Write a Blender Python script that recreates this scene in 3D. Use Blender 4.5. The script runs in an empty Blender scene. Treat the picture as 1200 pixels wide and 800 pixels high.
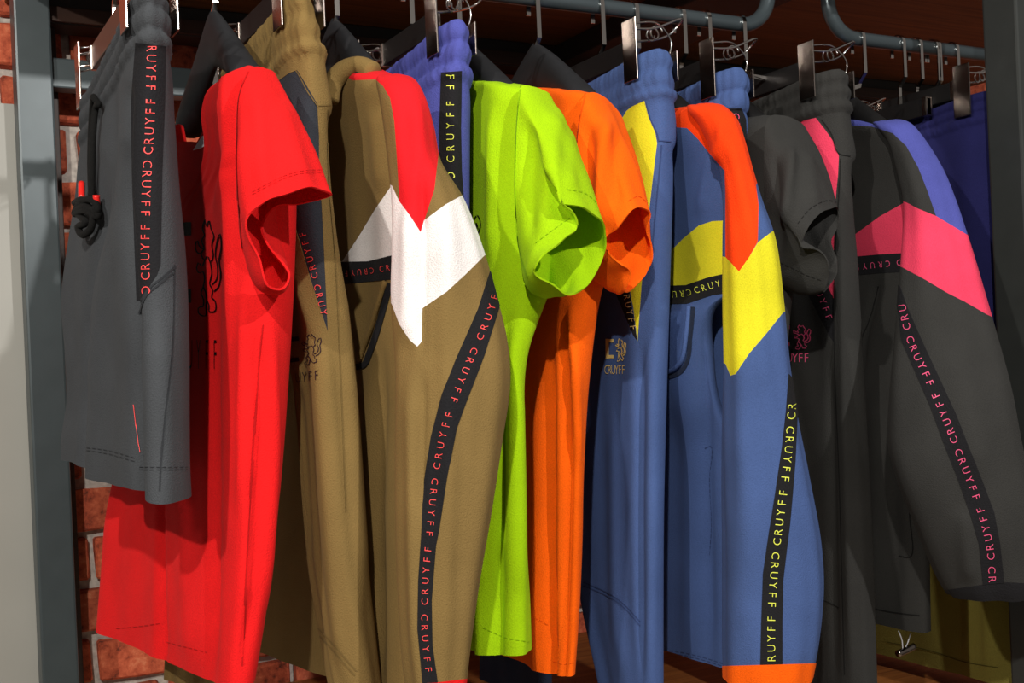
import bpy, bmesh, math, random
import numpy as np
from mathutils import Vector, Matrix
from mathutils.bvhtree import BVHTree

random.seed(7)
RNG = np.random.default_rng(11)
scene = bpy.context.scene
COL = scene.collection

# ------------------------------------------------------------------ camera
CZ = 1.15                       # lens height above the floor
FPX, CX, CY = 1400.0, 600.0, 430.0
TH, RO = math.radians(28.5), math.radians(2.5)
r0 = np.array([math.cos(TH), -math.sin(TH), 0.0])
FW = np.array([math.sin(TH), math.cos(TH), 0.0])
UPW = np.array([0, 0, 1.0])
RT = r0 * math.cos(RO) - UPW * math.sin(RO)
UP = UPW * math.cos(RO) + r0 * math.sin(RO)
CAM = np.array([0.0, 0.0, CZ])
cam_d = bpy.data.cameras.new('camera')
cam_d.lens = 36.0 * FPX / 1200.0
cam_d.sensor_width = 36.0
cam_d.shift_y = (CY - 400.0) / 1200.0
cam_d.clip_start = 0.05
cam = bpy.data.objects.new('camera', cam_d)
COL.objects.link(cam)
cam.matrix_world = Matrix(((RT[0], UP[0], -FW[0], 0), (RT[1], UP[1], -FW[1], 0),
                           (RT[2], UP[2], -FW[2], CZ), (0, 0, 0, 1)))
scene.camera = cam

# ------------------------------------------------------------------ light and exposure
scene.view_settings.view_transform = 'Standard'
scene.view_settings.look = 'None'
scene.view_settings.gamma = 1.0
scene.view_settings.use_curve_mapping = False
scene.view_settings.exposure = 0.0
w = bpy.data.worlds.new('shop_ambient')
scene.world = w
w.use_nodes = True
w.node_tree.nodes['Background'].inputs[0].default_value = (1.0, 0.93, 0.85, 1)
w.node_tree.nodes['Background'].inputs[1].default_value = 0.17


def spot(name, target, az, el, dist, power, color, size=105, radius=0.03, blend=0.3):
    """ceiling track spotlight; az = heading of the beam from the depth axis, el = downward angle"""
    a, e = math.radians(az), math.radians(el)
    d = Vector((math.sin(a) * math.cos(e), math.cos(a) * math.cos(e), -math.sin(e)))
    L = bpy.data.lights.new(name, 'SPOT')
    L.energy = power
    L.color = color
    L.spot_size = math.radians(size)
    L.spot_blend = blend
    L.shadow_soft_size = radius
    o = bpy.data.objects.new(name, L)
    COL.objects.link(o)
    o.location = Vector(target) - d * dist
    o.rotation_euler = d.to_track_quat('-Z', 'Y').to_euler()
    return o


spot('track_spot_a', (0.90, 1.50, CZ - 0.32), 34, 30, 3.2, 185, (1.0, 0.94, 0.85), size=72, blend=0.7)
spot('track_spot_b', (1.15, 1.50, CZ - 0.32), 4, 31, 3.2, 190, (1.0, 0.96, 0.91), size=72, blend=0.7)
spot('track_spot_c', (0.70, 1.50, CZ - 0.25), 52, 30, 2.9, 120, (1.0, 0.93, 0.84), size=80, blend=0.7)


# ------------------------------------------------------------------ pixel <-> place
def ray(px, py):
    return FW * FPX + RT * (px - CX) - UP * (py - CY)


def atY(px, py, Y):
    d = ray(px, py)
    return CAM + d * (Y / d[1])


def atX(px, py, X):
    d = ray(px, py)
    return CAM + d * (X / d[0])


def atZ(px, py, z):
    d = ray(px, py)
    return CAM + d * ((z - CZ) / d[2])


def Xfrom(px, Y, z):
    k = (px - CX) / FPX
    v = RT - k * FW
    return -(v[1] * Y + v[2] * (z - CZ)) / v[0]


def proj(P):
    P = np.asarray(P, float) - CAM
    zc = P @ FW
    return np.stack([CX + FPX * (P @ RT) / zc, CY - FPX * (P @ UP) / zc], -1)


# ------------------------------------------------------------------ materials
def lin(c):
    return tuple(((x / 255) / 12.92 if x / 255 <= 0.04045 else ((x / 255 + 0.055) / 1.055) ** 2.4) for x in c)


MATS = {}


def fabric(name, rgb, var=0.17, bump=0.8, scale=620, rough=0.9, sheen=0.12):
    m = bpy.data.materials.new(name)
    m.use_nodes = True
    nt = m.node_tree
    N, L = nt.nodes, nt.links
    b = N['Principled BSDF']
    c = lin(rgb)
    tc = N.new('ShaderNodeTexCoord')
    n1 = N.new('ShaderNodeTexNoise')
    n1.inputs['Scale'].default_value = scale
    n1.inputs['Detail'].default_value = 3
    L.new(tc.outputs['Object'], n1.inputs['Vector'])
    n2 = N.new('ShaderNodeTexNoise')
    n2.inputs['Scale'].default_value = 14
    n2.inputs['Detail'].default_value = 4
    L.new(tc.outputs['Object'], n2.inputs['Vector'])
    mx = N.new('ShaderNodeMath'); mx.operation = 'ADD'
    L.new(n1.outputs['Fac'], mx.inputs[0]); L.new(n2.outputs['Fac'], mx.inputs[1])
    ramp = N.new('ShaderNodeMapRange')
    ramp.inputs['From Min'].default_value = 0.6; ramp.inputs['From Max'].default_value = 1.4
    ramp.inputs['To Min'].default_value = 1 - var; ramp.inputs['To Max'].default_value = 1 + var
    L.new(mx.outputs[0], ramp.inputs['Value'])
    mul = N.new('ShaderNodeVectorMath'); mul.operation = 'SCALE'
    mul.inputs[0].default_value = c
    L.new(ramp.outputs[0], mul.inputs['Scale'])
    L.new(mul.outputs[0], b.inputs['Base Color'])
    b.inputs['Roughness'].default_value = rough
    b.inputs['Specular IOR Level'].default_value = 0.15
    b.inputs['Sheen Weight'].default_value = sheen
    b.inputs['Sheen Roughness'].default_value = 0.5
    b.inputs['Sheen Tint'].default_value = (*[min(1, x * 1.5 + 0.1) for x in c], 1)
    bp = N.new('ShaderNodeBump')
    bp.inputs['Strength'].default_value = bump
    bp.inputs['Distance'].default_value = 0.0012
    L.new(n1.outputs['Fac'], bp.inputs['Height'])
    L.new(bp.outputs[0], b.inputs['Normal'])
    MATS[name] = m
    return m


def plain(name, rgb, rough=0.5, metal=0.0, spec=0.5, noise=None):
    m = bpy.data.materials.new(name)
    m.use_nodes = True
    nt = m.node_tree
    N, L = nt.nodes, nt.links
    b = N['Principled BSDF']
    c = lin(rgb)
    b.inputs['Base Color'].default_value = (*c, 1)
    b.inputs['Roughness'].default_value = rough
    b.inputs['Metallic'].default_value = metal
    b.inputs['Specular IOR Level'].default_value = spec
    if noise:
        tc = N.new('ShaderNodeTexCoord')
        n = N.new('ShaderNodeTexNoise')
        n.inputs['Scale'].default_value = noise[0]
        n.inputs['Detail'].default_value = 5
        L.new(tc.outputs['Object'], n.inputs['Vector'])
        r = N.new('ShaderNodeMapRange')
        r.inputs['From Min'].default_value = 0.3; r.inputs['From Max'].default_value = 0.7
        r.inputs['To Min'].default_value = 1 - noise[1]; r.inputs['To Max'].default_value = 1 + noise[1]
        L.new(n.outputs['Fac'], r.inputs['Value'])
        mu = N.new('ShaderNodeVectorMath'); mu.operation = 'SCALE'
        mu.inputs[0].default_value = c
        L.new(r.outputs[0], mu.inputs['Scale'])
        L.new(mu.outputs[0], b.inputs['Base Color'])
    MATS[name] = m
    return m


def wood(name, a, b_, scale=(1.2, 30, 30), rough=0.5):
    m = bpy.data.materials.new(name)
    m.use_nodes = True
    nt = m.node_tree
    N, L = nt.nodes, nt.links
    b = N['Principled BSDF']
    tc = N.new('ShaderNodeTexCoord')
    mp = N.new('ShaderNodeMapping')
    mp.inputs['Scale'].default_value = scale
    L.new(tc.outputs['Object'], mp.inputs['Vector'])
    n = N.new('ShaderNodeTexNoise')
    n.inputs['Scale'].default_value = 3
    n.inputs['Detail'].default_value = 8
    n.inputs['Distortion'].default_value = 0.6
    L.new(mp.outputs[0], n.inputs['Vector'])
    cr = N.new('ShaderNodeValToRGB')
    cr.color_ramp.elements[0].position = 0.3
    cr.color_ramp.elements[1].position = 0.7
    cr.color_ramp.elements[0].color = (*lin(a), 1)
    cr.color_ramp.elements[1].color = (*lin(b_), 1)
    L.new(n.outputs['Fac'], cr.inputs[0])
    L.new(cr.outputs[0], b.inputs['Base Color'])
    b.inputs['Roughness'].default_value = rough
    MATS[name] = m
    return m


def brick_material(name):
    m = bpy.data.materials.new(name)
    m.use_nodes = True
    nt = m.node_tree
    N, L = nt.nodes, nt.links
    b = N['Principled BSDF']
    tc = N.new('ShaderNodeTexCoord')
    oi = N.new('ShaderNodeObjectInfo')
    ad = N.new('ShaderNodeVectorMath'); ad.operation = 'ADD'
    L.new(tc.outputs['Object'], ad.inputs[0])
    sc = N.new('ShaderNodeVectorMath'); sc.operation = 'SCALE'
    sc.inputs[0].default_value = (37, 11, 23)
    L.new(oi.outputs['Random'], sc.inputs['Scale'])
    L.new(sc.outputs[0], ad.inputs[1])
    n = N.new('ShaderNodeTexNoise')
    n.inputs['Scale'].default_value = 42
    n.inputs['Detail'].default_value = 8
    n.inputs['Roughness'].default_value = 0.7
    n.inputs['Distortion'].default_value = 0.15
    L.new(ad.outputs[0], n.inputs['Vector'])
    cr = N.new('ShaderNodeValToRGB')
    e = cr.color_ramp.elements
    e[0].position = 0.33; e[0].color = (*lin((84, 42, 30)), 1)
    e[1].position = 0.75; e[1].color = (*lin((236, 150, 110)), 1)
    k = e.new(0.45); k.color = (*lin((182, 80, 52)), 1)
    k = e.new(0.58); k.color = (*lin((212, 104, 70)), 1)
    L.new(n.outputs['Fac'], cr.inputs[0])
    hs = N.new('ShaderNodeHueSaturation')
    mr = N.new('ShaderNodeMapRange')
    mr.inputs['To Min'].default_value = 0.65; mr.inputs['To Max'].default_value = 1.2
    L.new(oi.outputs['Random'], mr.inputs['Value'])
    L.new(mr.outputs[0], hs.inputs['Value'])
    L.new(cr.outputs[0], hs.inputs['Color'])
    L.new(hs.outputs[0], b.inputs['Base Color'])
    b.inputs['Roughness'].default_value = 0.85
    bp = N.new('ShaderNodeBump'); bp.inputs['Strength'].default_value = 0.6; bp.inputs['Distance'].default_value = 0.004
    L.new(n.outputs['Fac'], bp.inputs['Height'])
    L.new(bp.outputs[0], b.inputs['Normal'])
    MATS[name] = m
    return m


fabric('grey', (66, 69, 73))
fabric('red', (226, 26, 28))
fabric('red_knit', (222, 28, 36), bump=0.35)
fabric('olive', (126, 103, 60), var=0.12)
fabric('olive_tee', (124, 116, 54))
fabric('slate', (48, 51, 58))
fabric('tape', (30, 30, 33), var=0.18, scale=400)
fabric('white', (238, 234, 234))
fabric('violet', (78, 84, 162))
fabric('lime', (162, 208, 10))
fabric('orange', (250, 98, 6))
fabric('vermilion', (244, 66, 12))
fabric('blue', (68, 90, 140))
fabric('yellow', (220, 213, 40))
fabric('black', (52, 52, 51))
fabric('pink', (232, 66, 98))
fabric('navy', (36, 37, 88))
fabric('dark_navy', (38, 46, 66))
for n_, rgb_ in (('grey', (46, 48, 52)), ('red', (176, 18, 20)), ('olive', (110, 90, 52)), ('lime', (140, 186, 10)), ('orange', (216, 78, 4)),
                 ('blue', (52, 68, 112)), ('black', (28, 28, 28)), ('navy', (24, 24, 60)), ('olive_tee', (78, 72, 30))):
    fabric(n_ + '_thread', rgb_, bump=0.1)
fabric('cord', (22, 22, 22), bump=0.8, scale=300)
plain('red_print', (250, 78, 78), 0.6)
plain('pink_print', (246, 92, 140), 0.6)
plain('lemon_print', (228, 236, 84), 0.6)
plain('gold_print', (232, 206, 130), 0.5)
plain('black_print', (14, 12, 16), 0.8, spec=0.1)
plain('purple_print', (40, 24, 38), 0.8, spec=0.1)
plain('red_tip', (240, 40, 34), 0.35)
plain('label_white', (226, 228, 236), 0.7)
plain('chrome', (206, 200, 196), 0.12, 1.0)
plain('steel_plate', (150, 140, 134), 0.22, 1.0)
plain('hanger_black', (17, 17, 18), 0.55, spec=0.35, noise=(60, .15))
plain('hanger_grey', (33, 34, 37), 0.6, spec=0.3, noise=(40, .12))
plain('bar_brown', (72, 62, 54), 0.35, 0.4)
plain('post_paint', (70, 80, 84), 0.38, 0.25, noise=(25, .06))
plain('post_dark', (54, 57, 56), 0.4, 0.2, noise=(25, .06))
plain('rail_paint', (78, 88, 93), 0.28, 0.5)
plain('beam_black', (34, 31, 30), 0.6)
plain('mortar', (188, 182, 174), 0.9, noise=(90, .25))
plain('panel_grey', (166, 166, 160), 0.6, noise=(4, .05))
plain('floor_grey', (158, 140, 118), 0.6, noise=(6, .1))
wood('shelf_wood', (84, 50, 24), (126, 80, 40))
wood('low_wood', (110, 62, 26), (160, 100, 48))
wood('dark_wood', (48, 28, 20), (66, 40, 28))
brick_material('brick')


# ------------------------------------------------------------------ objects
def link(name, me, parent=None, mat=None, mod=None):
    o = bpy.data.objects.new(name, me)
    COL.objects.link(o)
    if mat is not None and not me.materials:
        me.materials.append(MATS[mat])
    if parent is not None:
        o.parent = parent
    return o


def thing(name, label, cat, loc, group=None):
    o = bpy.data.objects.new(name, None)
    COL.objects.link(o)
    o.empty_display_size = 0.05
    o.location = tuple(loc)
    o['label'] = label
    o['category'] = cat
    if group:
        o['group'] = group
    ORIG[o.name] = np.array([float(x) for x in loc])
    return o


ORIG = {}


def origin(parent):
    while parent is not None:
        if parent.name in ORIG:
            return ORIG[parent.name]
        parent = parent.parent
    return np.zeros(3)


def mesh_from(name, V, F, parent, mat, smooth=True):
    V = np.asarray(V, float) - origin(parent)
    me = bpy.data.meshes.new(name)
    me.from_pydata([tuple(v) for v in V], [], [tuple(f) for f in F])
    if smooth:
        me.polygons.foreach_set('use_smooth', [True] * len(me.polygons))
    me.update()
    return link(name, me, parent, mat)


def box(name, lo, hi, parent, mat, bevel=0.0):
    bm = bmesh.new()
    bmesh.ops.create_cube(bm, size=1)
    lo, hi = np.array(lo), np.array(hi)
    for v in bm.verts:
        v.co = Vector((lo + hi) / 2 + np.array(v.co) * (hi - lo) - origin(parent))
    if bevel:
        bmesh.ops.bevel(bm, geom=bm.edges[:], offset=bevel, segments=2, profile=0.6, affect='EDGES')
    me = bpy.data.meshes.new(name)
    bm.to_mesh(me); bm.free()
    return link(name, me, parent, mat)


def resample(P, n):
    """smooth curve through points P (k,3) -> (n,3)"""
    P = np.asarray(P, float)
    return spline(P, n)


def spline(P, n, closed=False, tt=None):
    """Catmull-Rom with chordal knots along axis 0; P (k,...)"""
    P = np.asarray(P, float)
    if closed:
        P = np.concatenate([P, P[:1]], 0)
    k = len(P)
    if tt is None:
        d = np.sqrt(((P[1:] - P[:-1]).reshape(k - 1, -1, P.shape[-1]) ** 2).sum(-1)).mean(1) if P.ndim == 3 else \
            np.linalg.norm(P[1:] - P[:-1], axis=-1)
        d = np.maximum(d, 1e-5) ** 0.75
        tt = np.concatenate([[0], np.cumsum(d)])
    m = np.zeros_like(P)
    ex = (slice(None),) + (None,) * (P.ndim - 1)
    h = (tt[1:] - tt[:-1])
    s = (P[1:] - P[:-1]) / h[ex]
    if k > 2:
        w0, w1 = h[1:], h[:-1]
        m[1:-1] = (s[:-1] * w0[ex] + s[1:] * w1[ex]) / (w0 + w1)[ex]
    m[0], m[-1] = s[0], s[-1]
    if closed:
        mm = (s[-1] * h[0] + s[0] * h[-1]) / (h[0] + h[-1])
        m[0] = m[-1] = mm
    t = np.linspace(tt[0], tt[-1], n + 1)[:-1] if closed else np.linspace(tt[0], tt[-1], n)
    i = np.clip(np.searchsorted(tt, t, 'right') - 1, 0, k - 2)
    u = ((t - tt[i]) / h[i])[ex]
    hh = h[i][ex]
    return ((2 * u ** 3 - 3 * u ** 2 + 1) * P[i] + (u ** 3 - 2 * u ** 2 + u) * hh * m[i]
            + (-2 * u ** 3 + 3 * u ** 2) * P[i + 1] + (u ** 3 - u ** 2) * hh * m[i + 1])


def tube(name, pts, rad, parent, mat, seg=8, n=None, flat=None, rounds=True):
    """tube along a smooth curve; flat=(w,h,axis) makes a strip instead"""
    P = spline(np.asarray(pts, float), n or max(12, 6 * len(pts))) if rounds else np.asarray(pts, float)
    T = np.gradient(P, axis=0)
    T /= np.linalg.norm(T, axis=1)[:, None] + 1e-12
    V, F = [], []
    ref = np.array([0, 0, 1.0]) if flat is None else np.array(flat[2], float)
    prev = None
    for i in range(len(P)):
        if flat is not None:
            a = ref - T[i] * (ref @ T[i]); a /= np.linalg.norm(a)
        else:
            a = ref if prev is None else prev
            a = a - T[i] * (a @ T[i])
            if np.linalg.norm(a) < 0.1:
                a = np.array([1.0, 0.2, 0]) - T[i] * (np.array([1.0, 0.2, 0]) @ T[i])
            a /= np.linalg.norm(a)
            prev = a
        b = np.cross(T[i], a)
        r = rad[i * len(rad) // len(P)] if isinstance(rad, (list, tuple)) else rad
        if flat is not None:
            for sa, sb in ((1, 1), (-1, 1), (-1, -1), (1, -1)):
                V.append(P[i] + a * flat[0] / 2 * sa + b * flat[1] / 2 * sb)
        else:
            for j in range(seg):
                q = 2 * math.pi * j / seg
                V.append(P[i] + r * (a * math.cos(q) + b * math.sin(q)))
    sg = 4 if flat is not None else seg
    for i in range(len(P) - 1):
        for j in range(sg):
            F.append((i * sg + j, i * sg + (j + 1) % sg, (i + 1) * sg + (j + 1) % sg, (i + 1) * sg + j))
    F.append(tuple(range(sg))[::-1])
    F.append(tuple((len(P) - 1) * sg + j for j in range(sg)))
    return mesh_from(name, V, F, parent, mat, smooth=flat is None)


# ------------------------------------------------------------------ cloth
class Cloth:
    """a lofted closed tube of cloth; rings (m,k,3)"""

    def __init__(self, rings, nu=72, nv=90, folds=(), ribs=None, wob=0.0015, cap=False, seed=0, gather=0.0009, wfreq=(3, 5, 9), ribamp=0.0062, tilt=0.0, Y0=1.37):
        self.tilt, self.Y0 = tilt, Y0
        R = np.asarray(rings, float)
        G = np.stack([spline(r, nu, closed=True) for r in R])        # m, nu, 3
        # keep a running label of rows so ribs know where they are
        self.G = spline(G, nv)
        G = self.G
        rs = np.random.default_rng(seed + 5)
        nrm = self.normals(G)
        pp = proj(G)
        disp = np.zeros(G.shape[:2])
        uu = np.linspace(0, 2 * np.pi, nu, endpoint=False)[None]
        vv = np.linspace(0, 1, nv)[:, None]
        for f in wfreq:
            ph, sl = rs.uniform(0, 6.28), rs.uniform(-2.5, 2.5)
            disp += wob * rs.uniform(0.5, 1.0) * np.sin(f * uu + ph + sl * vv * 2 + 0.8 * np.sin(3 * vv + ph)) * np.clip(vv * 3, 0.25, 1)
        face = (nrm * (G - CAM)).sum(-1) < 0
        for line, wd, amp in folds:
            L = np.asarray(line, float)
            if abs(L[-1, 1] - L[0, 1]) >= abs(L[-1, 0] - L[0, 0]):
                a, b = pp[..., 1], pp[..., 0]
                La, Lb = L[:, 1], L[:, 0]
            else:
                a, b = pp[..., 0], pp[..., 1]
                La, Lb = L[:, 0], L[:, 1]
            o = np.argsort(La)
            La, Lb = La[o], Lb[o]
            x = np.interp(a, La, Lb)
            ln = La[-1] - La[0]
            fade = np.clip((a - La[0]) / (0.2 * ln) + 0.3, 0, 1) * np.clip((La[-1] - a) / (0.2 * ln) + 0.3, 0, 1)
            fade *= (a > La[0] - 0.06 * ln) & (a < La[-1] + 0.06 * ln)
            disp += np.where(face, amp * np.exp(-((b - x) / wd) ** 2) * fade, 0)
        if ribs:
            zs = G[:, :, 2] - tilt * (G[:, :, 1] - Y0)
            arc = np.cumsum(np.linalg.norm(np.roll(G, -1, 1) - G, axis=-1), 1)
            for z0, z1 in ribs:
                fr = np.clip((zs - z1) / (z0 - z1), 0, 1)
                bump = np.sin(np.pi * fr)
                on = bump > 1e-4
                disp += np.where(on, ribamp * np.sqrt(np.abs(bump)), 0)
                disp += np.where(on, gather * (np.sin(arc * 480 + 3 * np.sin(zs * 60) + seed) + .8 * np.sin(arc * 173 + zs * 40)), 0)
        self.G = G + nrm * disp[..., None]
        self.nu, self.nv = nu, nv
        self.bm = None
        V = self.G.reshape(-1, 3)
        F = []
        for i in range(nv - 1):
            for j in range(nu):
                F.append((i * nu + j, (i + 1) * nu + j, (i + 1) * nu + (j + 1) % nu, i * nu + (j + 1) % nu))
        V = [Vector(v) for v in V]
        if cap:
            c = sum((V[j] for j in range(nu)), Vector()) / nu + Vector((0, 0, cap))
            V.append(c)
            for j in range(nu):
                F.append((len(V) - 1, j, (j + 1) % nu))
        bm = bmesh.new()
        bv = [bm.verts.new(v) for v in V]
        for f in F:
            fc = bm.faces.new([bv[q] for q in f])
            fc.smooth = True
        bm.normal_update()
        # make sure the outside is outside
        cen = np.mean([np.array(v) for v in V], 0)
        s = 0
        for f in list(bm.faces)[::7]:
            s += (np.array(f.calc_center_median()) - cen)[:2] @ np.array(f.normal)[:2]
        if s < 0:
            bmesh.ops.reverse_faces(bm, faces=bm.faces[:])
            bm.normal_update()
        self.bm = bm
        self.bvh = BVHTree.FromBMesh(bm)
        self.lay = bm.faces.layers.int.new('part')
        self.parts = ['body']

    @staticmethod
    def normals(G):
        du = np.roll(G, -1, 1) - np.roll(G, 1, 1)
        dv = np.gradient(G, axis=0)
        n = np.cross(du, dv)
        n /= np.linalg.norm(n, axis=-1)[..., None] + 1e-9
        cen = G.mean(1, keepdims=True)
        if ((G - cen) * n).sum() < 0:
            n = -n
        return n

    def hit(self, px, py, off=0.001):
        d = Vector(ray(px, py)).normalized()
        loc, nor, i, dist = self.bvh.ray_cast(Vector(CAM), d)
        if loc is None:
            return None
        if nor.dot(d) > 0:
            nor = -nor
        return np.array(loc + nor * off)

    def cut(self, name, poly, front=False):
        """mark the faces inside a pixel outline as a new part, with exact edges"""
        bm = self.bm
        poly = np.asarray(poly, float)
        lo, hi = poly.min(0) - 3, poly.max(0) + 3
        cam_v = Vector(CAM)

        def near(bb0, bb1):
            bm.faces.ensure_lookup_table()
            bm.verts.ensure_lookup_table()
            co = np.array([v.co[:] for v in bm.verts])
            pp = proj(co)
            bm.verts.index_update()
            out = []
            for f in bm.faces:
                if front and f.normal.dot(f.verts[0].co - cam_v) > 0:
                    continue
                ix = [v.index for v in f.verts]
                q = pp[ix]
                a, b = q.min(0), q.max(0)
                if a[0] <= bb1[0] and b[0] >= bb0[0] and a[1] <= bb1[1] and b[1] >= bb0[1]:
                    out.append(f)
            return out

        n = len(poly)
        cand = near(lo, hi)
        for i in range(n):
            a, b = poly[i], poly[(i + 1) % n]
            if np.linalg.norm(b - a) < 0.5:
                continue
            no = Vector(np.cross(ray(*a), ray(*b))).normalized()
            ab0, ab1 = np.minimum(a, b) - 2.5, np.maximum(a, b) + 2.5
            sel = []
            for f in cand:
                if not f.is_valid:
                    continue
                q = proj(np.array([v.co[:] for v in f.verts]))
                s0, s1 = q.min(0), q.max(0)
                if s0[0] <= ab1[0] and s1[0] >= ab0[0] and s0[1] <= ab1[1] and s1[1] >= ab0[1]:
                    sel.append(f)
            if not sel:
                continue
            geom = set(sel)
            es = set(e for f in sel for e in f.edges)
            vs = set(v for f in sel for v in f.verts)
            ret = bmesh.ops.bisect_plane(bm, geom=list(geom) + list(es) + list(vs), dist=1e-6, plane_co=cam_v, plane_no=no)
            keep = set(f for f in cand if f.is_valid)
            keep.update(g for g in ret['geom'] if isinstance(g, bmesh.types.BMFace) and g.is_valid)
            cand = list(keep)
        self.parts.append(name)
        pid = len(self.parts) - 1
        bm.normal_update()
        cand = list(set(f for f in cand if f.is_valid))
        cc = proj(np.array([f.calc_center_median()[:] for f in cand]))
        x, y = cc[:, 0], cc[:, 1]
        inside = np.zeros(len(cand), bool)
        for i in range(n):
            a, b = poly[i], poly[(i + 1) % n]
            c = ((a[1] > y) != (b[1] > y))
            xi = (b[0] - a[0]) * (y - a[1]) / (b[1] - a[1] + 1e-12) + a[0]
            inside ^= c & (x < xi)
        for f, k in zip(cand, inside):
            if k and not (front and f.normal.dot(f.calc_center_median() - cam_v) > 0):
                f[self.lay] = pid
        return self

    def cutz(self, name, z, above=True):
        bm = self.bm
        no = Vector((0, -self.tilt, 1)).normalized()
        co = Vector((0, self.Y0, z))
        bmesh.ops.bisect_plane(bm, geom=bm.faces[:] + bm.edges[:] + bm.verts[:], dist=1e-6, plane_co=co, plane_no=no)
        self.parts.append(name)
        for f in bm.faces:
            if ((f.calc_center_median() - co).dot(no) > 0) == above:
                f[self.lay] = len(self.parts) - 1
        return self

    def build(self, parent, base, mats, thick=0.0022, lift=None):
        """mats: part name -> material; two-sided cloth with real thickness; returns dict of objects"""
        bm = self.bm
        bm.normal_update()
        org = origin(parent)
        out = {}
        lift = lift or {}
        for pid, nm in enumerate(self.parts):
            fs = [f for f in bm.faces if f[self.lay] == pid]
            if not fs:
                continue
            ids, P, Nn, F = {}, [], [], []
            up = lift.get(nm, 0)
            cnt = {}
            for f in fs:
                row = []
                for v in f.verts:
                    k = ids.get(v)
                    if k is None:
                        k = ids[v] = len(P)
                        P.append(v.co + v.normal * up)
                        Nn.append(v.normal.copy())
                    row.append(k)
                F.append(row)
                for a in range(len(row)):
                    e = (row[a], row[(a + 1) % len(row)])
                    cnt[e] = cnt.get(e, 0) + 1
            n = len(P)
            V = [p - Vector(org) for p in P] + [p - q * thick - Vector(org) for p, q in zip(P, Nn)]
            faces = list(F) + [[k + n for k in reversed(r)] for r in F]
            normals = [tuple(Nn[k]) for r in F for k in r] + [tuple(-Nn[k]) for r in F for k in reversed(r)]
            for (x, y) in list(cnt):
                if (y, x) not in cnt:
                    faces.append([y, x, x + n, y + n])
                    g = (P[x] - P[y]).cross(Nn[x])
                    g = -g.normalized() if g.length > 1e-9 else Nn[x]
                    normals += [tuple(g)] * 4
            pname = base if nm == 'body' else nm
            me = bpy.data.meshes.new(pname)
            me.from_pydata([tuple(v) for v in V], [], faces)
            me.polygons.foreach_set('use_smooth', [True] * len(me.polygons))
            me.update()
            if len(normals) == len(me.loops):
                me.normals_split_custom_set(normals)
            out[nm] = link(pname, me, parent, mats[nm])
        return out


def body_rings(rows, Yn=1.33, Yf=1.74, skew=0.0, tilt=0.0):
    """rows: (py, pxR, pxC[, Yn[, Yf[, skew]]]) -> rings of a flat hanging body seen from its near end"""
    out = []
    for r in rows:
        py, pr, pc = r[:3]
        yn = r[3] if len(r) > 3 and r[3] is not None else Yn
        yf = r[4] if len(r) > 4 and r[4] is not None else Yf
        sk = r[5] if len(r) > 5 else skew
        tl = r[6] if len(r) > 6 else tilt
        z = atY((pr + pc) / 2, py, yn)[2]
        xc = Xfrom(pc, yn + 0.025, z)
        xr = max(Xfrom(pr, yn + 0.032, z), xc + 0.02)
        L = yf - yn - 0.03
        pts = [(xr, yn + 0.032), (xr * .72 + xc * .28, yn + 0.006), (xr * .3 + xc * .7, yn), (xc, yn + 0.025)]
        for t in (.25, .5, .75, .95):
            pts.append((xc + sk * t, yn + 0.025 + t * L))
        pts.append(((xc + xr) / 2 + sk, yf))
        for t in (.93, .6, .3):
            pts.append((xr + sk * t, yn + 0.03 + t * L))
        out.append([(x, y, z + tl * (y - yn)) for x, y in pts])
    return np.array(out)


def sleeve_rings(rows, k=14):
    """rows: (py, pxL, pxR, Y, depth) -> rings facing the viewer"""
    out = []
    for py, l, r, Y, T in rows:
        c = atY((l + r) / 2, py, Y)
        z = c[2]
        A = np.array([Xfrom(l, Y, z), Y, z]); B = np.array([Xfrom(r, Y, z), Y, z])
        vd = c - CAM; vd[2] = 0; vd /= np.linalg.norm(vd)
        ax = np.array([vd[1], -vd[0], 0])
        dep = (c - CAM) @ FW
        hw = (r - l) / 2 / FPX * dep
        ring = []
        for i in range(k):
            q = 2 * math.pi * i / k
            cs, sn = math.cos(q), math.sin(q)
            ring.append(c + ax * hw * math.copysign(abs(cs) ** 0.85, cs) - vd * T / 2 * math.copysign(abs(sn) ** 0.85, sn))
        out.append(ring)
    return np.array(out)


def pix_rings(rings):
    return np.array([[atY(*p) for p in r] for r in rings])


# ------------------------------------------------------------------ decals on cloth (tapes' lettering, prints, stitching)
GLYPH = {}


def glyph(ch):
    if ch in GLYPH:
        return GLYPH[ch]
    cu = bpy.data.curves.new('glyph', 'FONT')
    cu.body = ch
    cu.size = 1.0
    cu.resolution_u = 3
    cu.offset = -0.012
    o = bpy.data.objects.new('glyph', cu)
    COL.objects.link(o)
    dg = bpy.context.evaluated_depsgraph_get()
    me = o.evaluated_get(dg).to_mesh()
    V = np.array([v.co[:2] for v in me.vertices]) if len(me.vertices) else np.zeros((0, 2))
    F = [tuple(p.vertices) for p in me.polygons]
    o.evaluated_get(dg).to_mesh_clear()
    bpy.data.objects.remove(o)
    bpy.data.curves.remove(cu)
    if len(V):
        lo, hi = V.min(0), V.max(0)
        V = (V - np.array([(lo[0] + hi[0]) / 2, lo[1]])) / (hi[1] - lo[1])
        V[:, 1] -= 0.5
    GLYPH[ch] = (V, F)
    return GLYPH[ch]


def best_hit(cloths, px, py, off):
    hs = [h for h in (cl.hit(px, py, off) for cl in cloths) if h is not None]
    return min(hs, key=lambda h: float(((h - CAM) ** 2).sum())) if hs else None


def path_at(L, cum, s):
    s = min(max(s, 0), cum[-1])
    i = min(int(np.searchsorted(cum, s, 'right') - 1), len(L) - 2)
    t = (L[i + 1] - L[i]) / (cum[i + 1] - cum[i])
    return L[i] + t * (s - cum[i]), t


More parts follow.
